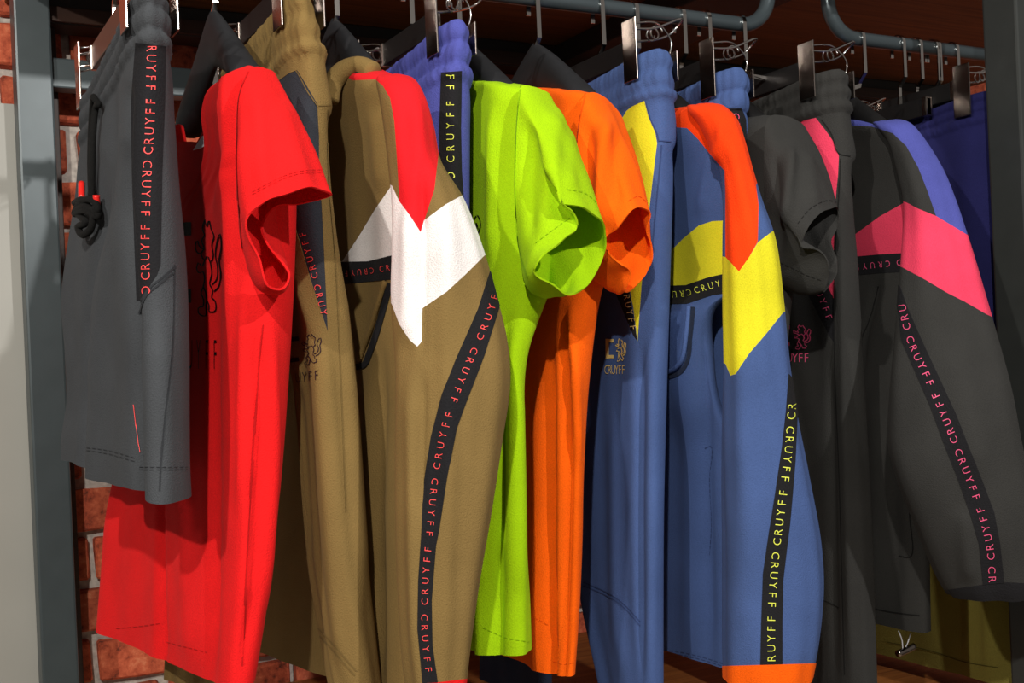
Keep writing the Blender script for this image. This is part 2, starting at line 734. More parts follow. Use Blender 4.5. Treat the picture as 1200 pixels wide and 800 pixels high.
def lettering(cloths, path, parent, mat, size=8.5, adv=12.5, gap=5, start=0, word='CRUYFF', first_up=True, squeeze=1.0, side=0.0, off=0.0016, end=None):
    """repeats the word along a pixel path, every other time turned round"""
    L = np.asarray(path, float)
    L = spline(L, 40)
    cum = np.concatenate([[0], np.cumsum(np.linalg.norm(L[1:] - L[:-1], axis=1))])
    V, F = [], []
    s = start
    upw = first_up
    total = end or cum[-1]
    while s < total:
        wd = word[::-1] if upw else word
        for ch in wd:
            s += adv / 2
            if 2 < s < total - 1:
                p, t = path_at(L, cum, s)
                gx = -t if upw else t
                gy = np.array([gx[1], -gx[0]])
                gv, gf = glyph(ch)
                c = p + np.array([t[1], -t[0]]) * side
                base = len(V)
                ok = True
                pts = []
                for a, b in gv:
                    q = c + gx * a * size * squeeze + gy * b * size
                    h = best_hit(cloths, q[0], q[1], off)
                    if h is None:
                        ok = False
                        break
                    pts.append(h)
                if ok and len(pts):
                    P = np.array(pts)
                    if np.ptp(P[:, 1]) < 0.06:
                        V += pts
                        F += [tuple(base + k for k in f) for f in gf]
            s += adv / 2
        s += gap
        upw = not upw
    if V:
        o = mesh_from('lettering', V, F, parent, mat, smooth=False)
        o['kind'] = 'stuff'
        return o


def strip(cloths, paths, width, parent, mat, name='stitching', dash=None, off=0.0012):
    runs = []
    if dash:
        width *= 0.7
    for path in paths:
        L = np.asarray(path, float)
        if len(L) > 2:
            L = spline(L, max(16, 5 * len(L)))
        cum = np.concatenate([[0], np.cumsum(np.linalg.norm(L[1:] - L[:-1], axis=1))])
        step = dash if dash else 3.0
        n = max(2, int(cum[-1] / step))
        rows = []
        for i in range(n + 1):
            p, t = path_at(L, cum, cum[-1] * i / n)
            nn = np.array([-t[1], t[0]])
            row = []
            for k in (-.5, .5):
                q = p + nn * width * k
                h = best_hit(cloths, q[0], q[1], off)
                row.append(h)
            bad = any(h is None for h in row)
            if bad or (rows and np.linalg.norm(rows[-1][0] - row[0]) > 0.045):
                if len(rows) > 1:
                    runs.append(rows)
                rows = []
            if not bad:
                rows.append(row)
        if len(rows) > 1:
            runs.append(rows)
    out = None
    if dash:
        V, F = [], []
        for rows in runs:
            for i in range(len(rows) - 1):
                if i % 3 == 2:
                    continue
                b = len(V)
                V += [rows[i][0], rows[i][1], rows[i + 1][1], rows[i + 1][0]]
                F.append((b, b + 1, b + 2, b + 3))
        if F:
            out = mesh_from(name, V, F, parent, mat, smooth=True)
            out['kind'] = 'stuff'
        return out
    for rows in runs:
        V = [p for r in rows for p in r]
        F = [(2 * i, 2 * i + 1, 2 * i + 3, 2 * i + 2) for i in range(len(rows) - 1)]
        out = mesh_from(name, V, F, parent, mat, smooth=True)
    return out


LION = [  # a rampant animal in a few strokes, unit box, y up
    [(.50, .98), (.44, .90), (.50, .84), (.42, .80), (.48, .72), (.40, .68), (.50, .62), (.58, .66), (.66, .60), (.74, .66), (.70, .76), (.76, .84), (.68, .90), (.62, .98), (.56, .92), (.50, .98)],
    [(.50, .62), (.42, .56), (.34, .60), (.28, .54), (.36, .50), (.44, .52), (.50, .46), (.46, .38)],
    [(.46, .72), (.36, .74), (.30, .80), (.24, .74), (.32, .68), (.40, .68)],
    [(.66, .60), (.70, .50), (.64, .40), (.72, .36), (.70, .28), (.78, .26), (.78, .16), (.62, .16), (.62, .22), (.56, .26), (.52, .34), (.46, .38)],
    [(.46, .38), (.40, .32), (.46, .28), (.44, .20), (.34, .20), (.34, .14), (.52, .12), (.54, .22), (.56, .26)],
    [(.70, .40), (.82, .44), (.86, .56), (.80, .66), (.84, .78), (.92, .86), (.96, .74), (.90, .62), (.94, .50), (.88, .38), (.76, .34)],
]
CEE = [[(.10, .90), (.44, .90)], [(.16, .97), (.16, .23)], [(.10, .30), (.44, .30)]]


def emblem(cloths, x0, y0, x1, y1, parent, mat, line=1.0, cee=True, text=True, slant=0.0, text_h=0.13, tw=1.0):
    """club emblem: thick C, outlined animal, and the word below; x0..x1, y0..y1 is its pixel box"""
    def mp(p):
        return (x0 + (x1 - x0) * p[0], y1 - (y1 - y0) * p[1] + slant * (p[0] - .5))
    g = strip(cloths, [[mp((.36 + .64 * a, .26 + b * .74)) for a, b in s] for s in LION], line, parent, mat, name='emblem_outline')
    if cee:
        strip(cloths, [[mp((a, .26 + b * .74)) for a, b in s] for s in CEE], (y1 - y0) * 0.09, parent, mat, name='emblem_letter')
    if text:
        V, F = [], []
        wd = 'CRUYFF'
        for i, ch in enumerate(wd):
            gv, gf = glyph(ch)
            cx = .06 + .88 * (i + .5) / 6
            base, pts, ok = len(V), [], True
            for a, b in gv:
                q = mp((cx + a * text_h * 0.9 * tw, text_h / 2 + b * text_h))
                h = best_hit(cloths, q[0], q[1], 0.0014)
                if h is None:
                    ok = False
                    break
                pts.append(h)
            if ok:
                V += pts
                F += [tuple(base + k for k in f) for f in gf]
        if V:
            o = mesh_from('emblem_word', V, F, parent, mat, smooth=False)
            o['kind'] = 'stuff'


# ================================================================== the place
YR = 1.54                                    # the hanging rail
ZR = atY(720, 10, YR)[2]
YB = 2.17                                    # plane of the rear uprights
YW = 2.30                                    # face of the brick wall
ZS = atY(620, 50, 2.2)[2]                    # underside of the top shelf


def structure(o):
    o['kind'] = 'structure'
    return o


structure(box('floor', (-1.2, -1.5, -0.05), (4.2, 2.6, 0.0), None, 'floor_grey'))
wall = structure(box('wall_back', (-1.2, YW + 0.012, 0.0), (4.2, YW + 0.12, 2.7), None, 'mortar'))
# bricks, one by one, only where the rack leaves the wall open to view
course = 0.0932
zref = atY(100, 566, YW)[2]
bmeshes = []
for k in range(6):
    bm = bmesh.new()
    bmesh.ops.create_cube(bm, size=1)
    bmesh.ops.subdivide_edges(bm, edges=[e for e in bm.edges if abs(e.verts[0].co.x - e.verts[1].co.x) > .5], cuts=3)
    for v in bm.verts:
        rr = random.Random(k * 100 + v.index)
        v.co = Vector((v.co.x * 0.232 + rr.uniform(-.004, .004), v.co.y * 0.03 + rr.uniform(-.002, .003), v.co.z * 0.076 + rr.uniform(-.004, .004)))
    bmesh.ops.bevel(bm, geom=[e for e in bm.edges if abs(e.calc_face_angle(0)) > .8], offset=0.004, segments=1, affect='EDGES')
    me = bpy.data.meshes.new('brick')
    bm.to_mesh(me); bm.free()
    me.materials.append(MATS['brick'])
    bmeshes.append(me)
spots = []
for r in range(-9, 20):
    zc = zref + (r + 0.5) * course
    if not 0.05 < zc < 2.66:
        continue
    for k in range(-5, 17):
        x = -0.02 + k * 0.248 + (0.124 if r % 2 else 0.0) + random.uniform(-.004, .004)
        seen = zc < 1.95 and zc > 0.35 and -.25 < x < 2.45 and not (x > 0.95 and zc < 1.40)
        spots.append((not seen, x, zc, (r * 7 + k * 3) % 6))
spots.sort(key=lambda s: s[0])
rest = bmesh.new()
for n_, (far, x, zc, k) in enumerate(spots):
    loc = (x, YW + 0.006 + random.uniform(-.003, .002), zc)
    if not far and n_ < 290:
        o = link('brick', bmeshes[k], wall)
        o.location = loc
        o.rotation_euler = (0, random.uniform(-.01, .01), 0)
    else:
        tmp = bmeshes[k].copy()
        tmp.transform(Matrix.Translation(loc))
        rest.from_mesh(tmp)
        bpy.data.meshes.remove(tmp)
me = bpy.data.meshes.new('brick_courses')
rest.to_mesh(me); rest.free()
o = link('brick_courses', me, wall, 'brick')
o['kind'] = 'stuff'

# grey board left of the rack
px0 = atY(38, 123, YW - 0.06)
pb = box('partition_board', (-0.75, YW - 0.06, 0.0), (px0[0] + 0.02, YW - 0.03, px0[2]), None, 'panel_grey', 0.002)
pb['label'] = 'smooth light grey partition board behind the leftmost upright'
pb['category'] = 'panel'

# ------------------------------------------------------------------ the rack itself
rack = thing('clothes_rack', 'charcoal steel garment rack with wooden top shelf and round hanging rail', 'clothes rack', (0.9, 1.8, 0))
pl = atY(15, 0, YB); pr = atY(58.5, 0, YB)
box('post', (pl[0], YB, 0), (pr[0], YB + 0.055, ZS + .3), rack, 'post_paint', 0.004)
box('post_gap_shade', (pr[0] - .01, YB + 0.06, 0), (pr[0] + 0.016, YB + 0.10, ZS + .2), rack, 'dark_wood', 0.002)  # dark brown strip added to stand in for the shadowed gap behind the post
c0, c1 = atY(62, 68, YB + .02), atY(62, 103, YB + .02)
box('crossbar', (pr[0] - 0.01, YB + .015, c1[2]), (2.3, YB + .055, c0[2]), rack, 'post_paint', 0.003)
b1 = atY(210, 41, YB + .03)[2]
box('rear_beam', (pr[0], YB + .03, b1), (2.6, YB + .10, ZS), rack, 'beam_black', 0.003)
box('rear_beam_trim', (pr[0], YB + .022, b1 + .002), (2.6, YB + .03, b1 + .028), rack, 'dark_wood', 0.001)
box('top_shelf', (pl[0], 1.50, ZS), (2.6, YB + .12, ZS + 0.03), rack, 'shelf_wood', 0.002)
zl = CZ - 0.60
box('lower_shelf', (0.62, 1.42, zl - 0.03), (2.5, YB + .12, zl), rack, 'low_wood', 0.002)
# right upright
pA = Xfrom(1152, 1.335, CZ + .5)
box('post', (pA, 1.27, 0), (pA + 0.06, 1.335, ZS + .3), rack, 'post_dark', 0.004)
# rails with their upturned ends, and the beam they hang from
xa, xb = Xfrom(902, YR, ZR), Xfrom(972, YR, ZR)
rad = 0.0122


def elbow(x0, x1, sgn):
    R = 0.06
    pts = [(x0, YR, ZR)]
    for t in np.linspace(0.0, 1.0, 24):
        pts.append((x0 + (x1 - sgn * R - x0) * t, YR, ZR))
    for q in np.linspace(0, math.pi / 2, 10):
        pts.append((x1 - sgn * R + sgn * R * math.sin(q), YR, ZR + R - R * math.cos(q)))
    pts.append((x1, YR, ZS - 0.02))
    out = [pts[0]]
    for p in pts[1:]:
        if np.linalg.norm(np.array(p) - out[-1]) > 1e-4:
            out.append(p)
    return out


tube('rail', elbow(pl[0] + .05, xa, 1), rad, rack, 'rail_paint', seg=24, rounds=False)
tube('rail', elbow(2.4, xb, -1), rad, rack, 'rail_paint', seg=24, rounds=False)
for x_ in (pl[0] + .05, 2.4):
    tube('rail_drop', [(x_, YR, ZR - .008), (x_, YR, ZS)], rad, rack, 'rail_paint', seg=20, rounds=False)
box('cross_beam', (xa - 0.02, 1.30, ZS - 0.045), (xb + 0.02, YB + 0.03, ZS), rack, 'beam_black', 0.004)


# ------------------------------------------------------------------ hangers
def hook(parent, X, zlow, jog=0.016):
    """flat chrome strip over the rail, long leg in front, cranked back under the rail"""
    w_, t_ = 0.007, 0.0028
    r = rad + 0.0022
    Xb = X
    if xa - 0.062 < X < xb + 0.062:                 # no rail between the two upturned ends: hook on beside them
        X = xa - 0.066 if X - xa < xb - X else xb + 0.066
    P = [(X, YR + r + .0005, ZR - 0.022)]
    for q in np.linspace(0, math.pi, 13):
        P.append((X, YR + r * math.cos(q), ZR + r * math.sin(q)))
    zj = ZR - 0.062
    P += [(X, YR - r, ZR - 0.02), (X, YR - r, zj + .006), (X, YR - r, zj), (X, YR - r + .003, zj - .003), (X, YR - .002, zj - 0.012),
          (X, YR, zj - .016), (X, YR, zj - .020), (Xb, YR, min(zj - .024, zlow + .004)), (Xb, YR, zlow)]
    return tube('hook', P, 0, parent, 'chrome', flat=(w_, t_, (1, 0, 0)), rounds=False)


def hanger_arm(parent, X, z0, Ytip, ztip, Yfar, mat='hanger_grey', wide=0.022):
    """broad-shouldered moulded hanger, one continuous body"""
    n, seg = 33, 14
    V, F = [], []
    for i in range(n):
        t = -1 + 2 * i / (n - 1)
        a = abs(t)
        Y = YR + (Ytip - YR) * a if t < 0 else YR + (Yfar - YR) * a
        z = z0 + (ztip - z0) * (a ** 1.25)
        hw = 0.010 + (wide - 0.010) * min(1, (a * 1.15) ** 1.5)
        hh = 0.026 * (1 - a) ** 0.8 + 0.013
        if a > 0.93:
            s = math.sqrt(max(0.02, 1 - ((a - .93) / .07) ** 2)); hw *= s; hh *= s
        for j in range(seg):
            q = 2 * math.pi * j / seg
            V.append((X + hw * math.cos(q), Y, z + hh * math.sin(q)))
    for i in range(n - 1):
        for j in range(seg):
            F.append((i * seg + j, (i + 1) * seg + j, (i + 1) * seg + (j + 1) % seg, i * seg + (j + 1) % seg))
    F.append(tuple(range(seg))); F.append(tuple(range((n - 1) * seg, n * seg))[::-1])
    o = mesh_from('shoulder_bar', V, F, parent, mat)
    return o


def shoulder_hanger(label, X, ztip, Ytip=1.375, drop=0.105, mat='hanger_grey'):
    h = thing('shoulder_hanger', label, 'hanger', (X, YR, ZR + 0.016), 'broad shouldered hangers on the rail')
    hook(h, X, ZR - drop + 0.01)
    hanger_arm(h, X, ZR - drop, Ytip, ztip, 2 * YR - Ytip, mat)
    return h


def clip_hanger(label, cloth, Yc=1.405, bar='hanger_black', clips=True, X=None):
    """flat bar hanger with a chrome clip at each end, gripping the top of a waistband"""
    if cloth is not None:
        G = cloth.G.reshape(-1, 3)
        zt = G[:, 2].max()
        T = G[G[:, 2] > zt - 0.05]
        X = float((T[:, 0].min() + T[:, 0].max()) / 2)
        z = float(zt) + 0.018
    else:
        z = ZR - 0.125
        zt = z
    h = thing('clip_hanger' if clips else 'bar_hanger', label, 'hanger', (X, YR, ZR + 0.016), 'chrome clip hangers on the rail')
    hook(h, X, z + 0.014)
    Yf = 2 * YR - Yc
    box('bar', (X - 0.006, Yc + 0.045, z - 0.016), (X + 0.006, Yf - 0.045, z + 0.016), h, bar, 0.002)
    for s, yc in ((1, Yc), (-1, Yf)):
        e = yc + s * 0.045
        box('end_cap', (X - 0.0075, min(e, e + s * .010), z - 0.0165), (X + 0.0075, max(e, e + s * .010), z + 0.0165), h, 'steel_plate', 0.001)
        if not clips:
            continue
        q = T[np.abs(T[:, 1] - yc) < 0.022]
        xl = float(q[:, 0].min()) - 0.001 if len(q) else X - 0.02
        xr = float(q[:, 0].max()) + 0.001 if len(q) else X + 0.02
        cl = box('clip_plate', (xl - 0.0025, yc - 0.017, z - 0.058), (xl, yc + 0.017, z + 0.030), h, 'steel_plate', 0.0008)
        box('clip_jaw', (xr, yc - 0.017, z - 0.055), (xr + .0025, yc + 0.017, z - 0.012), h, 'steel_plate', 0.0008)
        for dz in (-0.010, 0.012):
            tube('clip_wire', [(X, e, z + dz), (X * .5 + xl * .5, yc + s * .02, z + dz), (xl, yc + s * .012, z + dz)], 0.0012, cl, 'chrome', seg=6)
        # the squeeze loop and its spring coil
        zc = z + .010
        tube('spring_loop', [(xl, yc - .011, zc + .004), (X, yc - .012, zc + .008), (X + .026, yc - .012, zc + .018), (X + .046, yc - .012, zc + .026), (X + .054, yc - .007, zc + .027),
                             (X + .055, yc + .006, zc + .022), (X + .047, yc + .012, zc + .012), (X + .02, yc + .012, zc + .000), (xl, yc + .011, zc - .008)], 0.0017, cl, 'chrome', seg=6, n=50)
        P = [(X + .006 + .0085 * math.cos(q_), yc - .010 + .020 * q_ / 12.6, zc + .004 + .0085 * math.sin(q_)) for q_ in np.linspace(0, 12.6, 40)]
        tube('spring_coil', P, 0.0013, cl, 'chrome', seg=6, rounds=False)
        tube('clip_wire', [(xr, yc, z - .014), (xr + .004, yc, z + .004), (X + .016, yc, zc + .018), (xl + .004, yc, zc + .016)], 0.0014, cl, 'chrome', seg=6)
    return h


def zrow(px, py, Y):
    return atY(px, py, Y)[2]


def ribset(px, Y, *pys):
    zz = [zrow(px, p, Y) for p in pys]
    return [(zz[i], zz[i + 1]) for i in range(len(zz) - 1)]


def garment(name, label, cat, cl):
    """Empty hung at the rail above the garment's middle"""
    c = cl.G.reshape(-1, 3)
    return thing(name, label, cat, (c[:, 0].mean(), YR, c[:, 2].min()))


# ================================================================== 1 grey shorts
R1 = body_rings([(-14, 188, 160, None, 1.72), (0, 191, 161, None, 1.72), (16, 193, 160, None, 1.72), (32, 192, 161, None, 1.73), (44, 195, 160, None, 1.73),
                       (60, 199, 158, None, 1.74), (130, 203, 152, None, 1.74), (200, 208, 152, None, 1.74, -.01), (300, 217, 155, None, 1.74, -.02, -.05), (400, 221, 158, None, 1.72, -.02, 0),
                       (480, 221, 160, None, 1.72, -.02, .01), (545, 221, 158, None, 1.72, -.025, .03), (577, 222, 157, None, 1.72, -.025, .03)], Yn=1.31, tilt=-.10)
for k_, w_ in ((-1, 1.0), (-2, .9), (-3, .5)):          # the outer side of the near leg hangs lowest, the far leg highest
    R1[k_, 0:3, 2] -= .011 * w_
    R1[k_, 6:9, 2] += .010 * w_
g1 = Cloth(R1, tilt=-.10, Y0=1.31, nu=180, nv=120, seed=1, ribs=ribset(176, 1.31, -14, 5, 32, 52),
           folds=[([(120, 200), (103, 380), (97, 640)], 5, -.022), ([(142, 190), (156, 380), (162, 640)], 6, -.026), ([(128, 260), (116, 370), (106, 640)], 10, .010), ([(186, 380), (188, 640)], 16, .010),
                  ([(150, 100), (146, 200)], 6, -.008), ([(134, 120), (120, 300), (112, 420)], 5, -.006)])
s1 = garment('grey_shorts', 'charcoal grey jersey shorts with red lettered side tape and knotted drawcord', 'shorts', g1)
g1.cutz('waistband', zrow(176, 52, 1.31))
g1.cut('side_tape', [(159, 50), (194, 54), (193, 120), (190, 200), (188, 310), (184, 322), (172, 340), (166, 352), (160, 352), (157, 270), (155, 200), (154, 120)], front=True)
p1 = g1.build(s1, 'legs', {'body': 'grey', 'waistband': 'grey', 'side_tape': 'tape'}, lift={'side_tape': .0006})
lettering([g1], [(178, 46), (176, 130), (172, 220), (171, 290), (172, 352)], p1['side_tape'], 'red_print', size=9.5, adv=11.5, gap=4.5, start=-6, first_up=False)
strip([g1], [[(165, 354), (175, 338), (190, 325), (205, 312)], [(163, 368), (172, 346), (184, 335), (202, 320)]], 2.2, p1['body'], 'grey_thread', 'pocket_seam')
strip([g1], [[(204, 310), (202, 400), (190, 520), (187, 575)]], 1.3, p1['body'], 'grey_thread', 'side_seam')
strip([g1], [[(163, 547), (190, 547), (219, 547)], [(163, 550), (190, 550), (219, 550)], [(100, 524), (130, 528), (160, 537)], [(100, 527), (130, 532), (160, 541)]], 1.0, p1['body'], 'grey_thread', 'stitching', dash=2.2)
strip([g1], [[(157, 474), (160, 500), (164, 530)]], .7, p1['body'], 'red_print', 'red_thread')


def on(cl, pts, off):
    out = []
    for a, b in pts:
        h = cl.hit(a, b, off)
        if h is not None:
            out.append(h)
    return out


cord = on(g1, [(121, 122), (117, 116), (114, 122), (113, 150), (112, 190), (113, 232)], .006)
tube('drawcord', cord, .0042, s1, 'cord', n=30)
cord = on(g1, [(124, 120), (120, 124), (118, 160), (117, 200), (116, 232)], .009)
tube('drawcord', cord, .0042, s1, 'cord', n=30)
kn = on(g1, [(100, 240), (110, 236), (124, 238), (126, 246), (112, 244), (102, 250), (112, 262), (104, 268), (110, 276), (117, 268), (120, 252), (108, 240), (100, 252), (114, 248), (126, 252), (122, 242)], .013)
tube('cord_knot', kn, .0046, s1, 'cord', n=120)
for a in ((106, 216), (123, 228)):
    P = on(g1, [a, (a[0] + .3, a[1] + 18)], .011)
    if len(P) == 2:
        tube('cord_tip', [P[0], P[0] * .6 + P[1] * .4, P[1]], .0042, s1, 'red_tip', n=8)
clip_hanger('clip hanger with brown bar holding the charcoal grey shorts', g1, Yc=1.345, bar='bar_brown')

# ================================================================== 2 red T-shirt
r2 = Cloth(body_rings([(77, 302, 276, 1.37, 1.43), (84, 318, 264, 1.345, 1.455), (110, 332, 258, 1.34, 1.46), (150, 340, 262, 1.34, 1.462), (180, 344, 267, 1.34, 1.51), (205, 345, 270, 1.34, 1.64),
                       (240, 346, 272, 1.34, 1.76), (350, 343, 273, 1.34, 1.78, -.02), (480, 336, 272, 1.34, 1.78, -.05), (560, 330, 270, 1.34, 1.78, -.06), (640, 322, 268, 1.335, 1.79, -.07),
                       (720, 313, 264, 1.33, 1.79, -.07), (806, 300, 258, 1.33, 1.79, -.07)]), nu=120, nv=110, seed=2, cap=.002,
           folds=[([(252, 250), (248, 450), (246, 790)], 6, -.012), ([(300, 350), (306, 500), (296, 700), (280, 800)], 6, -.009), ([(318, 380), (322, 520), (312, 700)], 5, .006),
                  ([(188, 570), (190, 680), (192, 780)], 4, -.012), ([(215, 560), (222, 780)], 12, .008), ([(262, 90), (268, 400)], 5, .004), ([(285, 340), (284, 600)], 5, .006)])
s2 = garment('red_t_shirt', 'bright red short sleeved T-shirt with black chest print', 't-shirt', r2)
p2 = r2.build(s2, 'body', {'body': 'red'})
E = [(389, 228, 1.255), (379, 222, 1.245), (365, 219.5, 1.235), (343, 225, 1.235), (310, 236, 1.24), (288, 253, 1.25), (293, 281, 1.26), (304, 306, 1.265), (313, 336, 1.27), (332, 338, 1.28),
     (342, 321, 1.285), (315, 287, 1.295), (306, 265, 1.30), (324, 244, 1.30), (350, 240, 1.295)]
A = [(322, 85, 1.345), (312, 80, 1.335), (300, 78, 1.325), (290, 82, 1.32), (281, 110, 1.315), (278, 160, 1.315), (279, 230, 1.315), (284, 290, 1.315), (300, 335, 1.325), (325, 340, 1.335),
     (338, 322, 1.345), (332, 290, 1.35), (326, 240, 1.35), (326, 180, 1.35), (330, 120, 1.35)]


def tee_sleeve(A, E, bulge=6, seed=0, folds=(), wob=.0012):
    A, E = np.array(A, float), np.array(E, float)
    rings = [A]
    for t in (.33, .68):
        M = A * (1 - t) + E * t
        c = M.mean(0)
        d = M - c
        d[:, 2] = 0
        M = M + d / (np.linalg.norm(d, axis=1)[:, None] + 1e-6) * bulge * math.sin(math.pi * t)
        rings.append(M)
    rings += [A * .04 + E * .96, E]
    return Cloth(pix_rings(rings), nu=90, nv=46, seed=seed, folds=folds, wob=wob)


v2 = tee_sleeve(A, E, 5, 3, folds=[([(300, 110), (312, 230)], 10, .006), ([(330, 120), (356, 215)], 12, .005)])
q2 = v2.build(s2, 'sleeve', {'body': 'red'})
strip([v2, r2], [[(291, 84), (281, 110), (278, 160), (279, 230), (284, 290)]], 1.3, q2['body'], 'red_thread', 'armhole_seam', off=.0012)
strip([v2], [[(296, 225), (320, 212), (350, 201), (376, 199)], [(296, 228), (320, 215), (350, 204), (376, 202)]], .8, q2['body'], 'red_thread', 'stitching', dash=2.2)
strip([r2], [[(137, 736), (160, 734), (190, 730)], [(196, 752), (220, 758), (243, 764)]], 1.0, p2['body'], 'red_thread', 'stitching', dash=2.2)
strip([r2], [[(309, 380), (300, 470), (292, 600), (284, 780)]], 1.2, p2['body'], 'red_thread', 'side_seam')
emblem([r2], 196, 255, 262, 432, s2, 'black_print', line=1.6, text_h=.19, tw=.5)
yk = []
xw = 0.388
for v_ in np.linspace(0, 1, 9):
    for u_ in np.linspace(0, 1, 13):
        Y = 1.40 + .42 * u_
        zt = zrow(300, 80, 1.36) - .062 - .035 * math.exp(-((Y - 1.56) / .07) ** 2) + .05 * (1 - abs(Y - 1.58) / .2)
        yk.append((xw + .006 * math.sin(7 * u_), Y, zt + (zrow(300, 300, 1.36) - zt) * v_))
yk += [(p[0] + .002, p[1], p[2]) for p in yk]
fy = [(a * 13 + q, a * 13 + q + 1, a * 13 + q + 14, a * 13 + q + 13) for a in range(8) for q in range(12)]
fy += [tuple(k + 117 for k in reversed(f)) for f in fy]
mesh_from('back_panel', yk, fy, s2, 'red')
# back neck and its woven label
bn = [atY(209, 150, 1.66), atY(214, 172, 1.64), atY(226, 182, 1.6), atY(240, 165, 1.54), atY(247, 150, 1.5)]
tube('neck_rib', bn, .008, s2, 'red', n=30)
nl = [atY(226, 176, 1.50), atY(237, 159, 1.49), atY(249, 157, 1.48), atY(248, 165, 1.48), atY(236, 173, 1.49)]
V = nl + [p + np.array([.0006, .0012, 0]) for p in nl]
mesh_from('neck_label', V, [(0, 1, 2, 3, 4), (9, 8, 7, 6, 5), (0, 5, 6, 1), (1, 6, 7, 2), (2, 7, 8, 3), (3, 8, 9, 4), (4, 9, 5, 0)], s2, 'label_white', smooth=False)
shoulder_hanger('grey hanger inside the red T-shirt', float(np.mean(r2.G[12, :, 0])) + .004, zrow(300, 92, 1.36), 1.385)

# ================================================================== 3 olive track pants
g3 = Cloth(body_rings([(-14, 352, 338, None, 1.70), (0, 355, 339, None, 1.70), (12, 365, 338, None, 1.70), (30, 367, 341, None, 1.70), (44, 371, 342, None, 1.70), (60, 379, 343, None, 1.70), (85, 384, 344, None, 1.70),
                       (121, 390, 343, None, 1.70), (127, 387, 342, None, 1.70), (200, 388, 342, None, 1.68), (280, 396, 348, None, 1.62), (340, 401, 354, None, 1.54), (420, 408, 362, None, 1.47),
                       (480, 413, 368, None, 1.465), (600, 423, 376, None, 1.462), (680, 432, 382, None, 1.455), (720, 437, 386, None, 1.445), (815, 447, 396, None, 1.42)], Yn=1.36, tilt=-.07), tilt=-.07, Y0=1.36, nu=180, nv=110, seed=4,
           ribs=ribset(356, 1.36, -14, 15, 44, 62), folds=[([(404, 300), (412, 480), (425, 700)], 8, .008), ([(372, 420), (385, 600), (400, 800)], 10, .007), ([(352, 440), (360, 640)], 7, -.006)])
s3 = garment('olive_track_pants', 'olive track pants with slate side panel and small dark emblem print', 'trousers', g3)
g3.cutz('waistband', zrow(356, 62, 1.36))
g3.cut('side_panel', [(314, 112), (327, 94), (338, 86), (348, 82), (358, 98), (372, 122), (374, 160), (374, 200), (377, 240), (381, 320), (384, 388), (365, 331), (350, 280), (332, 220)], front=True)
p3 = g3.build(s3, 'near_leg', {'body': 'olive', 'waistband': 'olive', 'side_panel': 'slate'}, lift={'side_panel': -.0004})
lettering([g3], [(354, 268), (366, 310), (380, 368)], p3['side_panel'], 'red_print', size=7, adv=10, gap=4, start=2, first_up=True)
strip([g3], [[(340, 704), (360, 722), (385, 748), (418, 786)], [(338, 708), (358, 727), (383, 753), (416, 791)]], 1.4, p3['body'], 'olive_thread', 'knee_seam')
strip([g3], [[(373, 124), (388, 123)], [(347, 82), (352, 90), (360, 106), (372, 125)], [(384, 128), (384, 200), (392, 300), (398, 420), (405, 600)]], 1.1, p3['body'], 'olive_thread', 'seam')
emblem([g3], 330, 392, 378, 447, s3, 'purple_print', line=1.0, slant=-6, text_h=.2, tw=.75)
g3b = Cloth(body_rings([(300, 290, 268, 1.52, 1.66), (500, 280, 258, 1.54, 1.68), (700, 268, 246, 1.55, 1.69, -.03), (815, 262, 240, 1.55, 1.69, -.03)]), nu=60, nv=50, seed=9)
g3b.build(s3, 'far_leg', {'body': 'olive'})
clip_hanger('clip hanger with brown plate holding the olive track pants', g3, Yc=1.395)

# ================================================================== 4 olive track jacket
b4 = Cloth(body_rings([(80, 446, 424, 1.42, 1.54, 0, .2), (87, 462, 424, 1.37, 1.60, 0, .2), (96, 468, 428, 1.352, 1.64, 0, .15), (130, 473, 436, 1.347, 1.66), (200, 477, 446, 1.347, 1.70), (280, 480, 452, 1.347, 1.70), (400, 481, 455, 1.347, 1.74, -.02),
                       (500, 481, 458, 1.347, 1.78, -.05), (600, 481, 459, 1.347, 1.80, -.06), (700, 481, 460, 1.347, 1.80, -.065), (828, 479, 461, 1.347, 1.80, -.065)]), nu=110, nv=110, seed=6, cap=.002,
           folds=[([(440, 130), (448, 220)], 10, .006), ([(447, 420), (442, 600), (446, 800)], 6, -.010), ([(430, 420), (428, 800)], 9, .006)])
s4 = garment('olive_track_jacket', 'olive track jacket with red shoulder stripe and white chevron, pushed against olive pants', 'jacket', b4)
red4 = [(406, 78), (405, 89), (413, 94), (440, 93), (449, 101), (457, 115), (462, 142), (465, 184), (468, 236), (480, 252), (493, 272), (498, 256), (509, 222), (514, 180), (532, 150), (522, 88), (470, 66)]
b4.cut('shoulder_stripe', red4)
b4.cut('chevron', [(394, 307), (401, 306), (421, 276), (439, 246), (459, 217), (490, 190), (490, 297), (464, 298), (432, 306)], front=True)
b4.cut('chest_tape', [(392, 307), (432, 306), (464, 298), (490, 296), (490, 324), (464, 327), (432, 330), (392, 334)], front=True)
p4 = b4.build(s4, 'body', {'body': 'olive', 'shoulder_stripe': 'red_knit', 'chevron': 'white', 'chest_tape': 'tape'}, lift={'chest_tape': .0008})
lettering([b4], [(400, 321), (430, 318), (466, 312)], p4['chest_tape'], 'red_print', size=7, adv=7.5, gap=4, start=-4, first_up=True, squeeze=.7)
